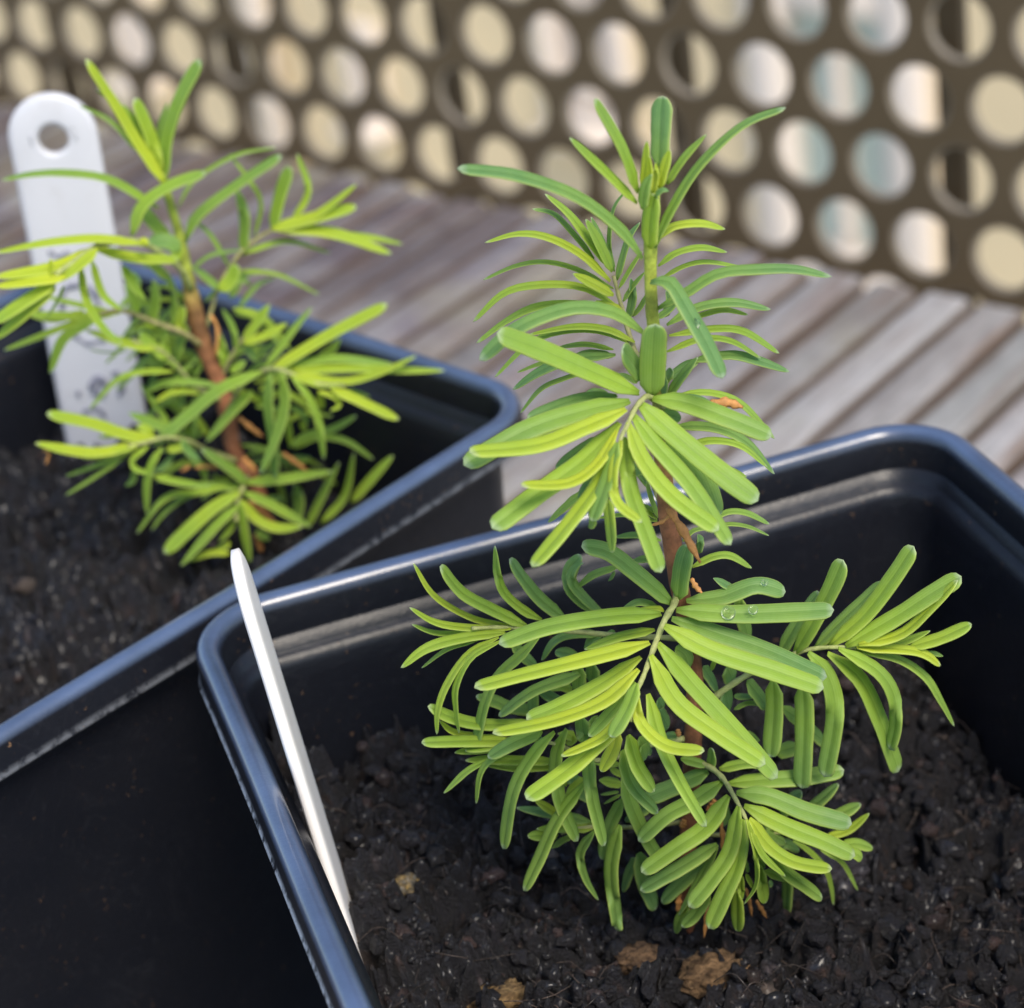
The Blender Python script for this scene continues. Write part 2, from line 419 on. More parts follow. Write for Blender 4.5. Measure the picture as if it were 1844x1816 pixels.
mb = MB(); box(mb, at_wall(-2, .42, -7.1), E*6, N3*.2, np.array([0, 0, .1]), .03); mb.build('bottom_rail', M_SCREEN, rail)

# ------------------------------------------------------------------ slatted table
M_WOOD = wood_material(SD)
table = empty('garden_table', at_wall(0, -4.5, -7.2), label='weathered grey slatted wooden table under the two pots', cat='table')
mb = MB(); PITCHS = .1285
for k in range(-34, 36):
    c0 = 2.622+PITCHS*k+PITCHS/2                       # offset across the slats
    # far end of the slat on the line 0.57 before the screen plane
    far = (P0-N3*.565)
    tend = ((far-SN*c0)@N3)/(SD@N3)
    jit = random.uniform(-.015, .012)
    t1 = tend+jit; t0 = t1-8.2
    ctr = SN*c0+SD*(t0+t1)/2+np.array([0, 0, -.07+random.uniform(-.004, .004)])
    f = random.random(); wv = .0545+random.uniform(-.003, .002)
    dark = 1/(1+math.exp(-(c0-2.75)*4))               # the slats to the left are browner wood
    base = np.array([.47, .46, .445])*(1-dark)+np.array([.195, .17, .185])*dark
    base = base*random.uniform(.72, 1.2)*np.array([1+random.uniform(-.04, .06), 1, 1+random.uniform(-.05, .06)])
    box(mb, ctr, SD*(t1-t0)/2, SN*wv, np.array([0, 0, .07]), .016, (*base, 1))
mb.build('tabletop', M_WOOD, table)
mb = MB()
for q in (1.2, 4.2, 7.4):
    cpt = P0-N3*(.565+q); cpt[2] = -.27
    box(mb, cpt-E*.2, E*3.2, N3*.25, np.array([0, 0, .12]), .02, (.16, .09, .05, 1))
mb.build('frame', M_WOOD, table)
for a in (-3.1, 2.6):
    for q in (1.2, 7.4):
        mb = MB(); cpt = P0-N3*(.565+q)+E*a; cpt[2] = -3.8
        box(mb, cpt, np.array([0, 0, 3.4]), E*.22, N3*.22, .02, (.25, .18, .12, 1)); mb.build('leg', M_WOOD, table)

# ------------------------------------------------------------------ pots
SZ = .9; SD_ = 1.08                                   # rim width and depth
def frame(x, y, a):
    e1 = np.array([math.cos(a), math.sin(a), 0]); e2 = np.array([-math.sin(a), math.cos(a), 0])
    return np.array([x, y, 0.]), e1, e2
FA = frame(-0.36847899, 2.3148007, 0.24594876)
FB = frame(-0.56378035, 3.37911304, -0.81185973)
def outline(fr, off, rc, n=9, m=10):
    O, e1, e2 = fr; c = O+e1*SZ/2-e2*SD_/2; h = SZ/2+off; hv = SD_/2+off; r = max(rc+off, .03); pts = []; cc = []
    for sx, sy, a0 in ((1, 1, 0), (-1, 1, 90), (-1, -1, 180), (1, -1, 270)):
        for k in range(n+1):
            g = math.radians(a0+90*k/n); cc.append((sx*(h-r)+r*math.cos(g), sy*(hv-r)+r*math.sin(g)))
        # straight run to the next corner
        nx, ny = {0: (-1, 1), 90: (-1, -1), 180: (1, -1), 270: (1, 1)}[a0]
        g = math.radians(a0+90); p = np.array([sx*(h-r)+r*math.cos(g), sy*(hv-r)+r*math.sin(g)])
        q = np.array([nx*(h-r)+r*math.cos(g), ny*(hv-r)+r*math.sin(g)])
        for k in range(1, m): cc.append(tuple(p+(q-p)*k/m))
    return [c+e1*a+e2*b for a, b in cc], cc
RC = .085
def wall_in(z): return -.034-(.775-z)*.075          # inner wall offset below the ledge
PROF = ([(-.30, .045), (wall_in(.05)-.012, .045)] + [(wall_in(z), z) for z in (.06, .2, .35, .5, .65, .75)] +
        [(-.0335, .770), (-.031, .777), (-.0245, .783), (-.019, .785), (-.017, .790), (-.0160, .805), (-.0150, .835), (-.0125, .843), (-.008, .8485), (.000, .851),
         (.006, .8495), (.0105, .846), (.0130, .838), (.0135, .813), (.0160, .8065), (.0170, .8045), (.0160, .8025), (.010, .802), (-.004, .803), (-.020, .801)] +
        [(wall_in(z)+.013, z) for z in (.76, .6, .4, .2, .03)] + [(wall_in(.0)-.01, .0), (wall_in(0)-.05, -.0), (wall_in(0)-.055, .015), (-.30, .018)])
def make_pot(fr, label, seed):
    root = empty('plant_pot', (fr[0]+fr[1]*SZ/2-fr[2]*SD_/2), label=label, cat='pot', group='square black nursery pots')
    mb = MB(); V = []; rs = np.random.default_rng(seed)
    base = None
    for off, z in PROF:
        P, cc = outline(fr, off, RC); P = np.array(P); n = len(P)
        # slight warp of the thin plastic
        cen = fr[0]+fr[1]*SZ/2-fr[2]*SD_/2
        ang = np.arctan2((P-cen)[:, 1], (P-cen)[:, 0])
        P = P+(P-cen)*(.004*np.sin(3*ang+seed)+.003*np.cos(5*ang+seed*2))[:, None]*(z+.3)
        P[:, 2] = z+(.004*np.sin(2*ang+seed) if z > .7 else 0); V.append(P)
    V = np.concatenate(V); m = len(PROF)
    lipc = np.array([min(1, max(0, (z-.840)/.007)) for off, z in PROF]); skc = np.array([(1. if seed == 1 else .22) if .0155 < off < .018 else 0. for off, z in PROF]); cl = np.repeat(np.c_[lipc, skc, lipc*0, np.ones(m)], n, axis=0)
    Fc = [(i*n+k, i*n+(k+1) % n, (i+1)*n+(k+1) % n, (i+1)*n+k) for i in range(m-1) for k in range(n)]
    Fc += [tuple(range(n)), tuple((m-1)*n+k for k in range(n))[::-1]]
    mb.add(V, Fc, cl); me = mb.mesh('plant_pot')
    return link('pot_wall', me, M_POT, root)
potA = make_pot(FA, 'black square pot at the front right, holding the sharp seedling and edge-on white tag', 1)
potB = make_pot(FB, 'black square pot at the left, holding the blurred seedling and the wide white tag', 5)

# ------------------------------------------------------------------ soil
def soilA(u, v): return .545-(u-.41)*np.where(u < .41, .17, .14)-.16*np.minimum(v-.35, .25)
def soilB(u, v): return .615+.05*(v-.3)-.03*(u-.45)
def ico(sub=1):
    import bmesh
    bm = bmesh.new(); bmesh.ops.create_icosphere(bm, subdivisions=sub, radius=1)
    V = np.array([v.co[:] for v in bm.verts]); Fc = [tuple(v.index for v in f.verts) for f in bm.faces]; bm.free(); return V, Fc
ICO1, ICO2 = ico(1), ico(2)
def soil_color(P, k=1.0):
    n = fbm(P*9, 3); n2 = fbm(P*60+5, 3); n3 = fbm(P*25+11, 3)
    c = np.array([.0062, .0055, .0082])[None]*np.ones((len(P), 1))
    c = c*(1+1.0*np.clip(n3, -.7, 1)[:, None])
    wb = np.clip((n2-.22)*2.6, 0, 1)[:, None]; c = c*(1-wb)+np.array([.050, .028, .020])*wb
    wl = np.clip((n2*n3-.11)*7, 0, 1)[:, None]; c = c*(1-wl)+np.array([.12, .10, .11])*wl
    return np.c_[c, np.ones(len(P))]
def make_soil(fr, hf, step, label, ncr, nfib, seed, amp=1.0):
    O, e1, e2 = fr; n = int(.9/step)+1; n2_ = int(SD_/step)+1; g = np.linspace(0, .9, n)
    Uu, Vv = np.meshgrid(g, np.linspace(0, SD_, n2_), indexing='ij'); u = Uu.ravel(); v = Vv.ravel()
    P = O+u[:, None]*e1-v[:, None]*e2
    Q = np.c_[P[:, :2], np.zeros(len(P))]+seed*3.1
    def height(Q, u, v):
        big = fbm(Q*3.2, 3); med = fbm(Q*11+3, 3, True); fine = fbm(Q*34+9, 3); cav = fbm(Q*16+31, 3)
        ff = fbm(Q*85+7, 2)
        ht = fbm(Q*20+61, 3, True); lump = np.maximum(fbm(Q*7+23, 2), 0)
        return hf(u, v)+amp*(.028*big+.034*(med-.3)+.036*(ht-.3)+.034*fine+.020*ff+.075*lump-.16*np.clip(cav-.12, 0, 1))
    z = height(Q, u, v); P[:, 2] = z
    # sideways shove makes crumbs with overhangs
    nx = fbm(Q*30+50, 2); ny = fbm(Q*30+80, 2)
    P[:, 0] += .016*nx; P[:, 1] += .016*ny
    a = np.abs(u-.45); b = np.abs(v-SD_/2)-(SD_-.9)/2; h = .45+wall_in(z)+.006; r = .08
    dx = np.maximum(a-(h-r), 0); dy = np.maximum(b-(h-r), 0)
    ins = (np.hypot(dx, dy) < r)
    idx = np.arange(n*n2_).reshape(n, n2_)
    q = np.stack([idx[:-1, :-1], idx[:-1, 1:], idx[1:, 1:], idx[1:, :-1]], -1).reshape(-1, 4)
    keep = ins[q].all(1); q = q[keep]
    used = np.unique(q); mp = -np.ones(n*n2_, int); mp[used] = np.arange(len(used))
    col = soil_color(np.c_[P[:, :2], z][used]+seed)
    mb = MB(); mb.add(P[used], mp[q].tolist(), col)
    rs = np.random.default_rng(seed)
    def pick():
        while True:
            return rs.uniform(.07, .83), rs.uniform(.07, SD_-.07)
    for i in range(ncr):
        uu, vv = pick(); p = O+uu*e1-vv*e2
        qz = height(np.array([[p[0], p[1], 0]])+seed*3.1, uu, vv)[0]
        s = .0013+.0120*rs.random()**5
        V0, F0 = ICO1 if s < .004 else ICO2
        X = V0*(1+.7*perlin(V0*1.7+i*1.37)[:, None]+.5*perlin(V0*4.1+i*2.37)[:, None]); X = X*s*rs.uniform(.6, 1.3, 3)
        th = rs.uniform(0, 6.28); cth, sth = math.cos(th), math.sin(th)
        X = np.c_[X[:, 0]*cth-X[:, 1]*sth, X[:, 0]*sth+X[:, 1]*cth, X[:, 2]]
        kk = rs.random()
        cc = np.array([.007, .006, .009]) if kk < .84 else np.array([.035, .020, .018]) if kk < .975 else np.array([.10, .075, .06]) if kk < .996 else np.array([.4, .38, .36])
        cc = cc*rs.uniform(.6, 1.4)
        mb.add(X+np.array([p[0], p[1], qz+s*.35]), F0, (*cc, 1))
    for i in range(nfib):
        uu, vv = pick(); p = O+uu*e1-vv*e2
        qz = height(np.array([[p[0], p[1], 0]])+seed*3.1, uu, vv)[0]
        L = rs.uniform(.015, .07); th = rs.uniform(0, 6.28); d = np.array([math.cos(th), math.sin(th), 0]); s = np.array([-d[1], d[0], 0])
        pts = [np.array([p[0], p[1], qz+.004])-d*L/2, np.array([p[0], p[1], qz+rs.uniform(.006, .02)])+s*rs.normal()*L*.2, np.array([p[0], p[1], qz+.002])+d*L/2]
        cc = np.array([.07, .05, .04])*rs.uniform(.3, 1.8)
        tube(mb, catmull(pts, 6), rs.uniform(.0002, .0007), 5, (*cc, 1))
    return mb.build('potting_soil', M_SOIL, None, label=label, cat='soil', kind='stuff'), height
soA, hA = make_soil(FA, soilA, .0018, 'dark peaty potting soil in the front right pot under the sharp seedling', 7500, 700, 1)
soB, hB = make_soil(FB, soilB, .0045, 'dark crumbly potting soil in the left pot under the blurred seedling', 1800, 60, 2, 1.15)
def soil_z(fr, hf, P, seed):
    O, e1, e2 = fr; d = np.array([P[0], P[1], 0])-O
    return hf(np.array([[P[0], P[1], 0.]])+seed*3.1, d@e1, -(d@e2))[0]

# ------------------------------------------------------------------ clods, stone, bark chip on the soil
def clod(name, px, s, colr, seed, label, cat, m=None, flat=.6, group=None):
    p = on_z(px[0], px[1], .56)
    for _ in range(4): p = on_z(px[0], px[1], soil_z(FA, hA, p, 1))
    V0, F0 = ico(4); X = V0*(1+.5*fbm(V0*1.3+seed, 4)[:, None]+.35*fbm(V0*4+seed, 4)[:, None]+.14*fbm(V0*13+seed, 2)[:, None])
    X = X*np.array(s)
    n = fbm(V0*3+seed*2, 3)[:, None]; n2 = fbm(V0*9+seed*2, 2)[:, None]
    cc = np.array(colr[0])*(1-np.clip(.5+n*1.6, 0, 1))+np.array(colr[1])*np.clip(.5+n*1.6, 0, 1); cc = cc*(1+.7*n2)
    mb = MB(); mb.add(X+p+np.array([0, 0, s[2]*.35]), F0, np.c_[cc, np.ones(len(cc))])
    return mb.build(name, m or (M_CLOD if 'peat' in name else M_SOIL), None, label=label, cat=cat, group=group)
clod('pebble', (735, 1605), (.016, .013, .015), ((.10, .10, .09), (.30, .20, .06)), 3, 'small grey and ochre pebble on the soil left of the seedling base', 'pebble')
clod('bark_chip', (1588, 1600), (.013, .034, .016), ((.035, .018, .013), (.10, .045, .03)), 8, 'reddish brown bark chip on the soil right of the seedling', 'bark chip')
clod('soil_clod', (1490, 1585), (.040, .034, .026), ((.018, .016, .02), (.05, .045, .055)), 12, 'large dark wet clod of soil between the seedling and the bark chip', 'clod')
clod('peat_lump', (1290, 1765), (.036, .028, .018), ((.07, .04, .02), (.26, .16, .08)), 15, 'light brown peat lump directly below the seedling, right of the other two lumps', 'peat lump')
clod('peat_lump', (1150, 1735), (.024, .019, .015), ((.05, .03, .018), (.18, .11, .06)), 19, 'small dull brown peat lump below the seedling, middle one of three', 'peat lump')
clod('peat_lump', (905, 1812), (.036, .024, .015), ((.12, .07, .03), (.36, .24, .11)), 22, 'tan peat lump at the bottom edge, leftmost of three', 'peat lump')
clod('amber_crumb', (1838, 1272), (.008, .007, .009), ((.25, .12, .02), (.45, .25, .05)), 27, 'small amber crumb on the soil at the far right edge', 'crumb')

# ------------------------------------------------------------------ needles
CS = [(-1, 0), (-.93, .10), (-.72, .19), (-.42, .20), (-.15, .11), (0, .05), (.15, .11), (.42, .20), (.72, .19), (.93, .10), (1, 0), (.6, -.13), (.12, -.09), (-.12, -.09), (-.6, -.13)]
def add_needle(mb, pts, ts, wpx, tint, ys, droop=0, nseg=18):
    """pts: pixel track base..tip; ts: horizontal offset (mm) towards the viewer for base and tip"""
    k = len(pts); L = np.r_[0, np.cumsum([math.dist(pts[i], pts[i+1]) for i in range(k-1)])]; L = L/L[-1]
    t = ts[0]+(ts[-1]-ts[0])*L
    P = [on_y(p[0], p[1], ys-tt*.01) for p, tt in zip(pts, t)]
    P = catmull(P, nseg); Tn = np.gradient(P, axis=0); Tn /= np.linalg.norm(Tn, axis=1)[:, None]
    mid = P[nseg//2]; dist = (mid-np.array([0, 0, CZ]))@F
    wr = wpx/FPX*dist/2                                       # apparent half width
    full = max(wr, min(.0110, wr*1.6)); roll = math.acos(min(1, wr/full))
    V = []; cols = []; n = len(CS)
    vv = np.linspace(0, 1, nseg); vv = 1-(1-vv)**1.35          # denser near the tip
    P = catmull(P, 40); idx = vv*39; P = np.array([P[int(min(i, 38))]*(1-(i-int(min(i, 38))))+P[int(min(i, 38))+1]*(i-int(min(i, 38))) for i in idx])
    Tn = np.gradient(P, axis=0); Tn /= np.linalg.norm(Tn, axis=1)[:, None]+1e-9
    plen = np.linalg.norm(np.diff(P, axis=0), axis=1).sum()
    tipr = min(.4, full*(1.15 if wpx > 24 else 1.9)/plen)
    prev = None; tw = random.uniform(-.28, .28); slim = wpx < 19; wob = random.uniform(.01, .035); ph0 = random.uniform(0, 6)
    for i in range(nseg):
        toc = np.array([0, 0, CZ])-P[i]; toc /= np.linalg.norm(toc)
        B = np.cross(toc, Tn[i]); nb = np.linalg.norm(B)
        if nb < .25 and prev is not None: B = prev
        else: B = B/nb
        B = B-Tn[i]*(B@Tn[i]); B /= np.linalg.norm(B)
        if prev is not None and B@prev < 0: B = -B
        prev = B
        Nn = np.cross(Tn[i], B)
        if Nn@toc < 0: Nn = -Nn
        up = 1 if B[2] <= 0 else -1                            # lean the upper face upwards
        rr = roll+tw*vv[i]
        Br = math.cos(rr)*B+up*math.sin(rr)*Nn; Nr = math.cos(rr)*Nn-up*math.sin(rr)*B
        v = vv[i]
        s = min(1, .30+v*4.5) if v < .16 else 1
        s *= .93+.07*math.sin(math.pi*v)
        s *= 1+wob*math.sin(v*9+ph0)+wob*.6*math.sin(v*23+ph0*2)
        if slim and v > .55: s *= 1-.55*((v-.55)/.45)**1.6       # the blades turned edge-on run out to a point
        d = (1-v)
        if d < tipr: s *= math.sqrt(max(0.0, 1-((tipr-d)/tipr)**2))*.985+.015
        for (a, h) in CS:
            V.append(P[i]+Br*full*s*a+Nr*full*h*.9*(.4+.6*s))
            cols.append((a*.5+.5, v, tint, 1))
    Fc = [(i*n+q, i*n+(q+1) % n, (i+1)*n+(q+1) % n, (i+1)*n+q) for i in range(nseg-1) for q in range(n)]
    Fc += [tuple(range(n))[::-1], tuple((nseg-1)*n+q for q in range(n))]
    mb.add(V, Fc, cols)

def parse(txt, ys, groups, dry, wk=1.0):
    ox = oy = 0; s = 1
    for ln in txt.strip().splitlines():
        ln = ln.split('#')[0].strip()
        if not ln: continue
        if ln[0] == '@': ox, oy, s = [float(a) for a in ln[1:].split()]; continue
        f = [a.strip() for a in ln.split('|')]
        pts = [tuple(float(c) for c in q.split(',')) for q in f[1].split()]
        pts = [(ox+s*x, oy+s*y) for x, y in pts]
        wpx = float(f[2])*s*wk; ts = [float(a) for a in f[3].split()]
        if len(ts) == 1: ts = [ts[0], ts[0]+.6]
        tint = float(f[4]) if len(f) > 4 else .4
        if f[0] == 'D': dry.append((pts, ts, wpx))
        else:
            mb = groups.setdefault(f[0], MB())
            add_needle(mb, pts, [a+random.uniform(-.15, .15) for a in ts], wpx, tint+random.uniform(-.05, .05), ys)

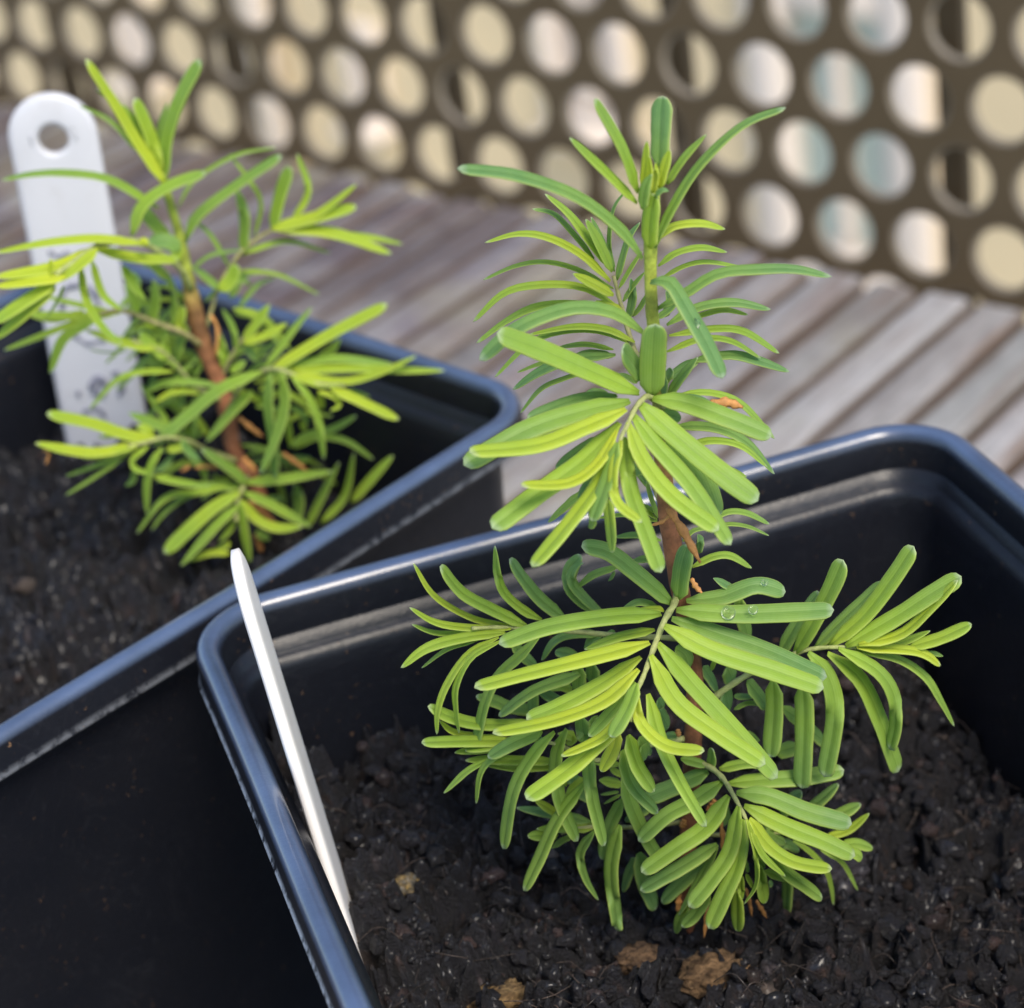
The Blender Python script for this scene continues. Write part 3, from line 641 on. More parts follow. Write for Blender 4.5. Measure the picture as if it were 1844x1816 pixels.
NEEDLES_A = """
@800 100 .3855
L | 905,640 830,430 700,205 | 52 | 1 3 | .42
L | 900,690 760,550 585,385 | 42 | 1 2 | .42
L | 1005,520 1012,340 1020,190 | 86 | -1 -3 | .02
L | 1040,600 1120,480 1225,370 | 40 | 0 1 | .42
L | 985,900 1040,760 1180,530 1390,330 1595,245 | 50 | 1 0 | .22
L | 925,950 830,820 620,660 330,560 60,530 | 55 | 2 4 | .12
L | 1005,620 1030,520 1055,440 | 42 | 1 1 | .75
L | 925,620 940,500 948,400 | 36 | 1 1 | .8
L | 950,640 960,550 960,470 | 40 | 2 2 | .85
L | 925,720 940,620 970,555 | 48 | 2.4 2.6 | .3
L | 975,640 990,560 985,500 | 34 | 1 1 | .7
L | 958,900 965,760 985,650 | 80 | 1.6 2.2 | .5
L | 985,655 1020,630 1050,635 | 26 | 2.4 2.6 | .0
L | 1000,860 1070,800 1200,785 1312,812 | 38 | -1 -3 | .65
L | 965,1060 1050,1060 1140,1200 1230,1360 1300,1510 | 72 | 2 9 | .06
L | 985,1190 1130,1110 1280,1020 1480,1000 1640,1000 1810,1035 | 48 | 0 2 | .15
L | 970,1590 975,1420 985,1255 | 125 | 3 4.6 | .22
L | 925,1500 880,1440 830,1370 | 85 | 1.5 5 | .22
L | 935,1300 800,1205 600,1180 350,1270 165,1425 | 58 | 2 5 | .1
L | 1045,1590 1110,1500 1185,1410 | 46 | 1 1 | .2
L | 1030,1520 1060,1480 1065,1465 | 50 | -.5 -.5 | .2
L | 1025,1590 1030,1530 1030,1490 | 34 | 1 1 | .0
M | 775,1055 640,930 480,850 340,835 190,876 | 42 | -9 -11 | .62
M | 785,1000 690,880 580,740 470,648 | 45 | -10 -11 | .55
M | 700,950 600,830 510,740 410,718 | 26 | -11 -12 | .25
M | 785,1010 720,870 660,765 | 44 | -9.5 -9.5 | .45
M | 795,990 750,900 685,755 | 34 | -11 -12 | .15
M | 795,1010 770,880 790,720 850,630 | 22 | -11 -10 | .15
M | 805,1050 860,860 915,780 | 34 | -12 -13 | .15
M | 815,1090 880,980 925,915 | 20 | -11 -12 | .4
M | 790,1120 700,1070 600,1020 | 46 | -8 -8 | .75
M | 835,1150 880,1080 940,1010 | 24 | -11 -11 | .25
M | 880,1220 920,1170 950,1110 | 22 | -11 -11 | .25
M | 790,1090 620,1000 470,965 330,985 180,1050 | 25 | -11 -13 | .4
M | 820,1180 650,1085 450,1072 280,1110 135,1245 | 32 | -9 -11 | .5
M | 830,1190 760,1165 705,1148 | 40 | -8 -8 | .7
M | 830,1220 650,1165 450,1170 300,1235 150,1345 | 32 | -11 -12 | .42
M | 890,1340 760,1280 600,1268 395,1305 | 34 | -6 -8 | .62
M | 880,1350 730,1290 560,1290 400,1345 235,1505 | 26 | -7 -10 | .42
M | 790,1375 660,1350 530,1365 | 24 | -9 -10 | .3
M | 790,1405 690,1392 600,1405 | 36 | -9 -9 | .1
M | 800,1400 600,1420 450,1475 320,1562 | 44 | -7 -9 | .08
M | 720,1460 560,1510 450,1560 355,1672 | 24 | -8 -10 | .3
M | 620,1395 450,1440 340,1482 | 20 | -10 -11 | .4
M | 900,1530 850,1500 800,1490 | 24 | -7 -7 | .2
M | 860,1230 880,1130 870,1040 | 40 | -11 -11 | .12
N | 1000,985 1080,925 1200,898 1322,920 | 32 | -8 -9 | .5
N | 1010,1045 1120,985 1230,965 1395,990 | 24 | -9 -10 | .42
N | 1040,1260 1180,1180 1350,1155 1525,1188 | 40 | -6 -6 | .18
N | 1150,1230 1300,1190 1420,1212 | 26 | -7 -7 | .55
N | 1050,1310 1250,1278 1400,1290 1565,1393 | 32 | -6 -7 | .5
N | 1040,1385 1200,1325 1340,1335 1478,1415 | 32 | -5 -6 | .5
N | 1150,1430 1330,1400 1460,1425 1612,1478 | 42 | -6 -6 | .15
N | 1050,1510 1120,1460 1200,1420 | 46 | -6 -6 | .15
N | 990,1230 1060,1180 1120,1100 | 34 | -9 -9 | .2
N | 1030,1220 1050,1160 1035,1100 | 40 | -10 -10 | .08
@820 480 .3304
N | 1180,720 1260,695 1400,690 1560,750 1740,940 | 34 | -3 -4 | .45
N | 1200,715 1320,720 1392,738 | 46 | -1 -1 | .0
D | 1385,750 1480,742 1568,768 | 58 | -1 -1
N | 1180,880 1300,870 1450,890 1600,970 1738,1132 | 55 | -4 -3 | .2
N | 1260,980 1400,950 1560,980 1700,1095 | 44 | -3 -2 | .45
C | 1000,690 800,600 500,470 225,365 | 108 | 4 8 | .38
C | 1075,722 1250,745 1500,835 1725,925 | 104 | 4 7 | .3
C | 995,740 1150,880 1400,1090 1650,1280 | 116 | 6 12 | .38
C | 965,805 1080,960 1290,1200 1500,1520 | 104 | 7 14 | .4
C | 1150,950 1340,1120 1440,1360 | 95 | 5 8 | .25
C | 940,850 1020,1050 1180,1250 1435,1440 | 88 | 9 15 | .62
C | 950,735 700,790 400,890 45,1085 | 112 | 5 11 | .35
C | 930,780 700,880 450,975 75,1015 | 98 | 8 14 | .72
C | 880,705 650,730 390,830 | 60 | 3 5 | .15
C | 830,690 760,680 705,692 | 30 | 1 1 | .05
C | 1130,800 1170,810 1230,830 | 60 | 3 3 | .25
C | 895,855 700,1060 450,1240 200,1430 | 106 | 8 16 | .48
C | 880,895 780,1070 620,1180 360,1195 | 66 | 10 17 | .85
C | 800,930 660,1020 550,1110 | 60 | 5 7 | .08
C | 870,980 780,1180 620,1400 420,1640 | 84 | 10 18 | .6
C | 810,1100 720,1200 675,1290 | 66 | 7 9 | .1
C | 885,960 830,1160 745,1390 | 74 | 12 15 | .28
C | 905,950 860,1120 880,1280 1015,1398 | 58 | 12 17 | .68
C | 920,930 950,1200 1030,1430 1120,1670 | 86 | 9 15 | .45
C | 830,1270 845,1400 858,1560 | 64 | 10 13 | .42
C | 760,1370 740,1410 725,1425 | 50 | 12 12 | .3
P | 800,1250 700,1240 600,1310 505,1395 | 44 | -6 -8 | .4
P | 720,1230 640,1260 570,1330 | 24 | -7 -8 | .3
P | 1100,1380 1010,1300 960,1180 | 24 | -4 -4 | .45
P | 1105,1370 1060,1240 1040,1170 | 26 | -4 -4 | .25
P | 1060,1210 1000,1130 950,1050 | 34 | -5 -6 | .15
P | 1060,1150 1010,1120 955,1150 | 36 | -4 -4 | .1
P | 1100,1390 930,1355 780,1372 | 26 | -4 -5 | .4
P | 1110,1350 1040,1310 980,1295 | 26 | -4 -5 | .45
P | 1120,1495 990,1465 870,1475 | 32 | -5 -6 | .3
P | 1100,1605 1040,1595 960,1605 | 42 | -3 -4 | .3
P | 1240,1500 1300,1440 1400,1425 | 28 | -3 -4 | .3
P | 1380,1400 1480,1340 1590,1345 1712,1405 | 30 | -4 -5 | .3
P | 1400,1430 1490,1405 1600,1420 1710,1468 | 26 | -4 -5 | .3
P | 1290,1640 1400,1585 1500,1578 1615,1645 | 40 | -2 -3 | .45
P | 1420,1100 1500,1110 1588,1148 | 30 | -3 -3 | .4
Q | 1215,1810 1235,1650 1270,1520 | 104 | 3 3 | .15
Q | 1325,1560 1335,1500 1320,1460 | 40 | 1 1 | .0
Q | 1520,1760 1460,1730 1405,1700 | 44 | 1 1 | .05
D | 1155,1315 1240,1440 1335,1615 | 52 | 4 6
D | 1165,1360 1120,1395 1060,1412 | 24 | 3 4
D | 1285,1700 1310,1745 1345,1780 | 34 | 2 3
@700 950 .2753
F | 1380,560 1250,430 1190,330 1230,250 1275,235 | 62 | -5 -6 | .15
F | 1400,560 1270,480 1190,380 1190,280 1260,180 | 84 | -6 -7 | .15
F | 1500,260 1340,310 1230,395 | 48 | -5 -6 | .2
F | 1480,290 1455,330 1435,350 | 24 | -5 -5 | .05
E | 1860,500 1620,300 1430,160 1260,125 | 108 | 3 6 | .2
E | 1780,565 1450,585 1050,650 720,765 | 116 | 5 9 | .38
E | 1760,520 1640,490 1530,530 | 50 | 3 3 | .2
E | 1800,550 1760,530 1600,545 | 40 | 4 4 | .6
E | 1740,670 1500,720 1280,800 | 66 | 4 5 | .55
E | 1705,755 1300,860 900,960 560,1050 | 112 | 8 13 | .7
E | 1650,850 1400,1020 1120,1170 900,1260 | 96 | 7 11 | .48
E | 1635,930 1420,1130 1100,1260 680,1350 | 104 | 11 16 | .72
E | 1610,1010 1480,1180 1310,1370 | 74 | 9 12 | .35
E | 1625,1020 1560,1190 1455,1375 | 88 | 14 17 | .42
E | 1560,1180 1480,1290 1370,1390 1130,1500 | 74 | 12 16 | .8
E | 1520,1280 1350,1430 1180,1580 900,1780 | 110 | 11 18 | .62
E | 1500,1330 1470,1450 1390,1600 | 84 | 9 11 | .7
F | 820,650 560,600 300,450 160,235 | 44 | -2 -3 | .72
F | 900,645 700,550 480,430 335,255 | 88 | -2 -1 | .38
F | 1000,605 850,520 730,380 695,120 | 68 | -3 -3 | .5
F | 1150,595 1000,480 880,340 790,205 | 96 | -4 -5 | .1
F | 800,665 500,655 300,620 135,525 | 50 | -1 -1 | .6
F | 770,690 500,695 300,690 150,635 | 42 | -2 -2 | .5
F | 760,690 500,720 250,790 80,920 | 62 | 0 1 | .58
F | 580,740 380,800 215,920 | 32 | -1 -1 | .38
F | 720,720 520,830 380,1030 320,1200 315,1355 | 46 | 1 2 | .55
F | 740,740 540,850 440,1040 440,1200 460,1345 | 44 | 2 2 | .5
F | 980,720 850,850 720,970 630,1150 565,1440 | 72 | 0 1 | .28
F | 800,750 880,840 970,910 | 70 | -5 -5 | .2
F | 1400,700 1200,700 1080,750 1000,870 | 56 | -4 -5 | .15
F | 1400,700 1330,730 1280,800 | 58 | -4 -4 | .2
F | 1230,860 1180,830 1090,810 | 74 | -3 -4 | .08
F | 1200,1060 1120,1030 1040,1050 | 70 | -3 -3 | .5
F | 1250,960 950,1070 720,1235 | 90 | 0 1 | .22
F | 1250,900 1240,1100 | 96 | -2 -2 | .25
F | 1340,890 1330,1020 | 90 | -3 -3 | .1
F | 945,1050 945,1230 | 72 | -2 -2 | .15
F | 1000,1200 800,1180 700,1140 570,1105 | 80 | -3 -4 | .3
F | 1150,1170 1060,1110 980,1080 | 74 | -3 -3 | .1
F | 1480,680 1420,720 1400,760 | 50 | -3 -3 | .1
F | 1100,1150 1000,1200 800,1215 | 60 | -3 -3 | .5
H | 1000,1290 620,1290 400,1240 255,1170 | 78 | 0 1 | .45
H | 620,1370 430,1340 330,1265 | 40 | 0 0 | .72
H | 800,1395 480,1400 215,1410 | 88 | 1 2 | .45
H | 800,1440 560,1455 430,1475 | 58 | 1 1 | .55
H | 850,1400 650,1400 560,1370 | 40 | 0 0 | .6
H | 760,1420 620,1440 500,1460 | 70 | 2 2 | .45
H | 1100,1530 800,1525 640,1520 500,1525 | 60 | 1 1 | .5
H | 1100,1570 850,1580 640,1560 | 46 | 1 1 | .5
H | 1000,1330 800,1420 650,1510 | 108 | 4 6 | .3
H | 680,1510 520,1590 360,1740 | 42 | 3 4 | .4
H | 950,1370 700,1500 600,1610 572,1808 | 44 | 4 5 | .4
H | 1000,1370 990,1390 995,1415 | 60 | 3 3 | -.2
@850 1250 .2753
H | 540,250 400,400 270,640 205,1015 | 84 | 6 8 | .32
H | 620,230 550,420 575,700 690,965 | 84 | 3 6 | .33
H | 760,340 780,650 865,995 | 98 | 6 9 | .3
H | 720,150 730,240 740,310 | 100 | 3 3 | .15
H | 790,150 800,220 | 70 | 3 3 | .2
H | 740,580 560,820 440,1080 340,1290 | 84 | 5 8 | .42
H | 985,530 1050,750 1160,980 1250,1100 | 102 | 4 5 | .25
H | 1090,1040 1130,1230 1200,1410 | 118 | 2 3 | .08
H | 970,860 910,1150 955,1550 | 104 | 5 6 | .25
H | 990,690 900,870 845,1080 | 84 | 3 3 | .2
H | 800,900 710,1040 740,1200 825,1350 | 66 | 4 5 | .22
H | 1080,1080 1030,1170 985,1290 | 78 | 1 1 | .1
J | 780,840 550,790 290,745 | 66 | 0 -1 | .15
J | 560,790 500,750 410,700 | 56 | 1 1 | .75
J | 790,880 600,875 420,885 | 66 | 1 1 | .5
J | 560,915 470,925 365,935 | 70 | 1 2 | .45
J | 660,930 590,960 520,1010 | 38 | 1 1 | .3
J | 790,870 690,830 600,850 | 50 | 0 0 | .6
J | 970,460 800,455 | 40 | 0 0 | .5
J | 980,590 830,565 | 62 | 0 0 | .5
J | 980,530 900,490 | 40 | 0 0 | .6
J | 960,640 840,660 | 22 | 0 0 | .3
J | 970,660 860,720 | 24 | 0 0 | .3
J | 740,560 620,680 | 80 | 2 2 | .5
J | 620,600 540,480 480,620 | 50 | 1 1 | .35
J | 620,330 660,280 560,260 | 60 | 0 0 | .6
J | 1190,700 1120,760 1000,830 | 80 | 2 2 | .15
J | 720,640 650,560 600,570 | 90 | -1 -1 | .08
J | 800,690 660,640 | 90 | -1 -1 | .1
E | 1085,10 1085,150 1170,270 1300,350 1520,375 | 78 | 14 18 | .68
E | 1150,0 1230,300 1350,560 1530,870 | 104 | 11 17 | .48
E | 1020,270 1080,470 1190,640 | 98 | 12 14 | .42
E | 980,370 1050,600 1215,780 | 98 | 9 11 | .25
E | 1110,340 1130,430 | 70 | 5 5 | .1
E | 1090,290 1150,400 | 80 | 4 4 | .2
@1150 1050 .3304
Q | 260,100 450,80 640,15 800,50 | 84 | 2 2 | .15
E | 205,148 500,170 750,165 1065,148 | 104 | 4 6 | .2
E | 180,195 400,270 700,370 1025,515 | 104 | 4 6 | .15
E | 140,235 400,370 700,468 1010,575 | 112 | 8 12 | .45
E | 105,330 300,560 520,800 755,1065 | 108 | 8 13 | .4
E | 65,395 200,640 400,800 690,990 | 104 | 10 15 | .55
E | 200,360 250,400 270,470 | 90 | 2 2 | .2
G | 560,90 570,200 600,320 | 88 | -3 -3 | .2
G | 850,385 950,220 1050,30 1115,-125 | 88 | 1 2 | .35
G | 770,385 880,200 985,50 | 82 | -1 -1 | .15
G | 960,360 1130,190 1330,0 | 74 | -1 -1 | .28
G | 1040,345 1230,180 1390,-30 1500,-200 | 86 | 1 1 | .48
G | 1130,345 1400,190 1600,60 1760,-35 | 96 | 2 2 | .42
G | 1200,338 1430,280 1600,130 1740,-15 | 66 | 3 3 | .7
G | 1300,345 1420,330 1590,262 | 42 | 1 1 | .6
G | 1480,350 1650,300 1815,225 | 66 | 2 2 | .55
G | 1190,352 1450,365 1560,390 1645,450 | 60 | 3 3 | .75
G | 1560,385 1610,385 1660,400 | 26 | 1 1 | .3
G | 1180,370 1400,410 1560,510 1650,650 1720,782 | 50 | 2 2 | .38
G | 1090,360 1300,480 1390,620 1400,780 1370,910 | 74 | 4 4 | .4
G | 1030,385 1200,520 1310,740 1415,1030 | 88 | 3 3 | .38
G | 925,380 1030,510 1070,720 1015,1058 | 94 | 3 5 | .3
G | 895,540 905,750 890,1120 | 104 | 2 4 | .28
G | 735,530 740,700 720,950 | 98 | 1 3 | .33
G | 350,460 390,520 430,590 | 64 | -1 -1 | .05
G | 470,590 490,700 | 84 | -1 -1 | .05
G | 520,620 640,622 | 40 | -2 -2 | .15
G | 520,690 600,655 690,670 | 28 | -2 -2 | .35
G | 590,540 640,600 700,680 | 74 | -1 -1 | .12
G | 780,680 900,770 1020,880 | 76 | -2 -2 | .15
G | 750,930 870,890 | 84 | -2 -2 | .25
G | 480,460 510,540 | 84 | -3 -3 | .1
G | 420,420 390,480 | 24 | -2 -2 | .5
G | 590,820 660,860 | 40 | -1 -1 | .35
Q | 105,635 130,690 | 60 | 0 0 | -.05
Q | 110,700 160,790 | 66 | 1 1 | -.05
Q | 20,880 70,920 | 60 | 1 1 | -.2
Q | 210,830 130,840 | 50 | 1 1 | .1
I | 440,1015 600,985 720,1010 | 62 | 2 2 | .38
I | 490,1095 700,1075 900,1060 1120,1020 | 84 | 3 2 | .3
I | 390,1010 400,960 405,905 | 60 | 3 3 | .3
I | 230,960 300,975 390,1000 | 50 | 3 3 | .3
I | 455,1085 300,1190 150,1270 0,1410 | 98 | 5 8 | .28
I | 380,1030 200,1110 30,1180 | 86 | 3 3 | .2
I | 490,1160 370,1330 200,1450 15,1580 | 104 | 7 10 | .4
I | 430,1425 250,1540 10,1680 | 86 | 6 8 | .22
I | 370,1520 250,1620 125,1740 | 92 | 4 4 | .12
I | 430,1440 330,1620 220,1810 | 50 | 5 6 | .25
@1150 1300 .2753
I | 655,555 600,840 480,1030 330,1215 | 102 | 9 12 | .45
I | 685,640 650,920 560,1130 460,1355 | 104 | 10 13 | .48
I | 460,1120 370,1260 285,1345 | 92 | 7 9 | .33
I | 330,1210 270,1290 240,1380 | 70 | 6 6 | .3
I | 645,1110 648,1240 645,1370 | 78 | 9 9 | .45
I | 640,465 850,490 1100,590 1395,670 | 118 | 6 9 | .22
I | 690,550 950,680 1200,780 1415,880 | 112 | 8 11 | .42
I | 1380,850 1420,865 1462,890 | 70 | 7 7 | .42
I | 1330,815 1420,800 1530,825 | 76 | 3 3 | .35
I | 725,635 850,810 1020,920 1265,965 | 92 | 11 13 | .6
I | 705,640 765,850 770,1060 690,1195 | 42 | 13 13 | .55
I | 735,720 820,880 960,1012 | 44 | 13 13 | .52
I | 840,830 960,980 1080,1070 1200,1155 | 92 | 10 10 | .36
I | 820,980 950,1020 1090,1040 | 60 | 8 8 | .5
I | 800,940 805,1060 830,1185 | 72 | 9 9 | .42
I | 760,820 820,960 | 90 | 8 8 | .28
I | 700,940 720,960 | 60 | 5 5 | .3
I | 680,1010 670,1080 680,1160 | 44 | 9 9 | .5
I | 700,1000 760,1100 | 34 | 8 8 | .4
K | 930,600 990,530 1070,460 | 96 | -2 -2 | .08
K | 1100,590 1200,510 1310,410 | 84 | -1 -1 | .18
K | 1180,670 1330,600 1455,540 | 78 | 0 0 | .28
K | 1210,760 1370,710 1510,600 | 50 | 1 1 | .6
K | 970,920 975,1080 965,1270 | 76 | 0 0 | .18
K | 1010,780 1120,850 1220,960 1260,1080 1275,1200 | 38 | 1 1 | .35
K | 1190,840 1330,920 1435,1105 | 36 | 1 1 | .38
K | 830,720 960,790 | 92 | 0 0 | .3
K | 900,830 960,800 1050,840 | 80 | -1 -1 | .12
K | 820,690 900,680 1100,690 | 60 | -1 -1 | .2
K | 540,560 560,680 | 90 | 0 0 | .12
K | 850,1060 880,1060 | 50 | 2 2 | .1
D | 810,425 890,480 965,512 | 26 | 0 0
D | 535,640 550,750 545,860 | 34 | 2 3
D | 450,1190 440,1300 428,1415 | 30 | 4 5
D | 262,1120 262,1180 262,1260 | 48 | 4 4
D | 700,1090 725,1180 742,1275 | 30 | 3 3
D | 770,1170 800,1220 838,1285 | 32 | 3 3
D | 500,510 470,560 440,580 | 50 | 1 1
D | 300,640 280,700 | 50 | 1 1
D | 255,50 265,100 | 40 | 2 2
"""
TWIGS_A = {  # group: (points in px with t), radius px at base/tip, greenness
 'M': ([(1188,700,-1),(1160,650,-4),(1143,632,-6),(1120,555,-9),(1105,497,-10)], 9, 5, .3),
 'N': ([(1185,640,-2),(1165,560,-6),(1178,500,-8)], 5, 4, .3),
 'C': ([(1198,740,1),(1170,715,4),(1155,722,6),(1143,738,7),(1130,765,9),(1118,790,11),(1112,815,12)], 9, 5, .5),
 'P': ([(1205,960,0),(1185,900,-3),(1165,850,-5),(1150,830,-6)], 6, 4, .3),
 'E': ([(1222,1062,1),(1212,1092,4),(1198,1115,6),(1180,1160,8),(1160,1215,11),(1146,1250,13),(1135,1300,15)], 10, 5, .5),
 'F': ([(1225,1150,0),(1120,1145,-2),(1000,1135,-2),(905,1130,-1),(850,1132,0)], 8, 5, .5),
 'G': ([(1285,1260,0),(1300,1245,0),(1365,1205,0),(1430,1178,1),(1470,1168,1),(1530,1166,2),(1600,1168,2)], 9, 4, .6),
 'H': ([(1235,1330,0),(1160,1345,1),(1080,1370,2),(1000,1340,3),(930,1330,2)], 8, 5, .5),
 'I': ([(1238,1372,1),(1270,1378,3),(1300,1400,5),(1325,1440,8),(1345,1480,10),(1355,1520,12)], 9, 4, .5),
 'J': ([(1235,1480,0),(1140,1490,0),(1060,1490,1),(1010,1500,1)], 7, 5, .4),
 'K': ([(1240,1500,0),(1330,1505,-1),(1420,1500,0),(1480,1510,1)], 7, 4, .4),
 'L': None, 'Q': None}
def build_seedling(name, root, ys, needles, twigs, stem, mneedle, desc):
    groups = {}; dry = []
    parse(needles, ys, groups, dry, .84 if name == 'B' else 1.0)
    if name == 'B':                                           # the finer, older needles close in around the stem
        rf = random.Random(11)
        for k in range(58):
            q = rf.random(); i = rf.randrange(3, 11); x0, y0 = stem[i][0]+rf.uniform(-8, 8), stem[i][1]+rf.uniform(-30, 30)
            sx = rf.choice((-1, 1)); Ln = rf.uniform(60, 135); a = rf.uniform(-.9, .9); x1 = x0+sx*rf.uniform(5, 75); y1 = y0+rf.uniform(-15, 25)
            p = [(x1, y1), (x1+sx*Ln*.5*math.cos(a), y1-Ln*.5*math.sin(a)-8), (x1+sx*Ln*math.cos(a)*.95, y1-Ln*math.sin(a)+rf.uniform(0, 30))]
            add_needle(groups.setdefault('L', MB()), p, [rf.uniform(-8, -1), rf.uniform(-11, 0)], rf.uniform(8, 14), rf.uniform(.15, .55), ys)
    mb = MB(); pts = [on_y(x, y, ys-t*.01) for x, y, t, w, g in stem]
    n = 60; P = catmull(pts, n); sl_ = np.r_[0, np.cumsum([np.linalg.norm(pts[i+1]-pts[i]) for i in range(len(pts)-1)])]; sl_ /= sl_[-1]
    ww = np.interp(np.linspace(0, 1, n), sl_, [s[3] for s in stem])
    gg = np.interp(np.linspace(0, 1, n), sl_, [s[4] for s in stem])
    rad = ww/2/FPX*np.array([(p-np.array([0, 0, CZ]))@F for p in P])
    g = gg[:, None]; colr = np.array([.30, .12, .055])*(1-g)+np.array([.34, .42, .05])*g
    colr *= (1+.25*RNG.normal(size=(n, 1))).clip(.5, 1.4)
    tube(mb, P, rad, 12, np.c_[colr, np.ones(n)], bump=.12)
    mb.build('stem', M_STEM, root)
    for k, mbn in groups.items():
        tw = twigs.get(k)
        if tw:
            pp, r0, r1, g = tw; mt = MB(); P = catmull([on_y(x, y, ys-t*.01) for x, y, t in pp], 26)
            d = np.array([(p-np.array([0, 0, CZ]))@F for p in P])
            rr = np.linspace(r0, r1, 26)/FPX*d*(1+.12*np.sin(np.arange(26)*2.1))*.72
            cc = np.array([.33, .25, .11])*(1-g)+np.array([.40, .52, .16])*g
            tube(mt, P, rr, 8, (*cc, 1), bump=.15)
            br = mt.build('branch', M_STEM, root)
            mbn.build('needles', mneedle, br)
        else:
            mbn.build('needles', mneedle, root)
    for pts, ts, wpx in dry:
        mb = MB(); P = catmull([on_y(p[0], p[1], ys-t*.01) for p, t in zip(pts, np.linspace(ts[0], ts[-1], len(pts)))], 12)
        T = np.gradient(P, axis=0); T /= np.linalg.norm(T, axis=1)[:, None]
        d = (P[5]-np.array([0, 0, CZ]))@F; w0 = wpx/2/FPX*d; V = []; nn = 8
        for i in range(12):
            toc = np.array([0, 0, CZ])-P[i]; toc /= np.linalg.norm(toc); B = np.cross(toc, T[i]); B /= np.linalg.norm(B); Nn = np.cross(T[i], B)
            s = w0*math.sin(math.pi*min(1, .12+i/11*.84))**.6*(1+.25*math.sin(i*1.7)); tw_ = .5*math.sin(i*.5)
            for q in range(nn):
                a = 2*math.pi*q/nn+tw_; rr = 1 if q % 2 == 0 else .8
                V.append(P[i]+B*s*rr*math.cos(a)+Nn*s*.55*rr*math.sin(a))
        Fc = [(i*nn+q, i*nn+(q+1) % nn, (i+1)*nn+(q+1) % nn, (i+1)*nn+q) for i in range(11) for q in range(nn)]
        Fc += [tuple(range(nn))[::-1], tuple(11*nn+q for q in range(nn))]
        c = np.array([.56, .26, .075])*random.uniform(.75, 1.15)
        mb.add(V, Fc, (*c, 1)); mb.build('dry_needle', M_DRY, root)
YA = 2.03
seedA = empty('conifer_seedling', on_y(1235, 1680, YA), label='young conifer seedling with sharp bright green flat needles in the front right pot', cat='seedling')
STEM_A = [(1252,1760,0,34,0),(1238,1640,0,34,0),(1240,1500,0,32,0),(1248,1330,0,34,0),(1250,1200,0,30,0),(1222,1050,0,34,0),(1205,940,0,36,0),(1196,860,0,32,.1),
          (1190,760,0,30,.3),(1186,690,0,26,.8),(1178,600,0,24,.9),(1172,520,0,22,.85),(1172,430,0,26,1),(1176,370,0,26,1),(1180,320,0,16,1)]
build_seedling('A', seedA, YA, NEEDLES_A, TWIGS_A, STEM_A, M_NEEDLE, '')

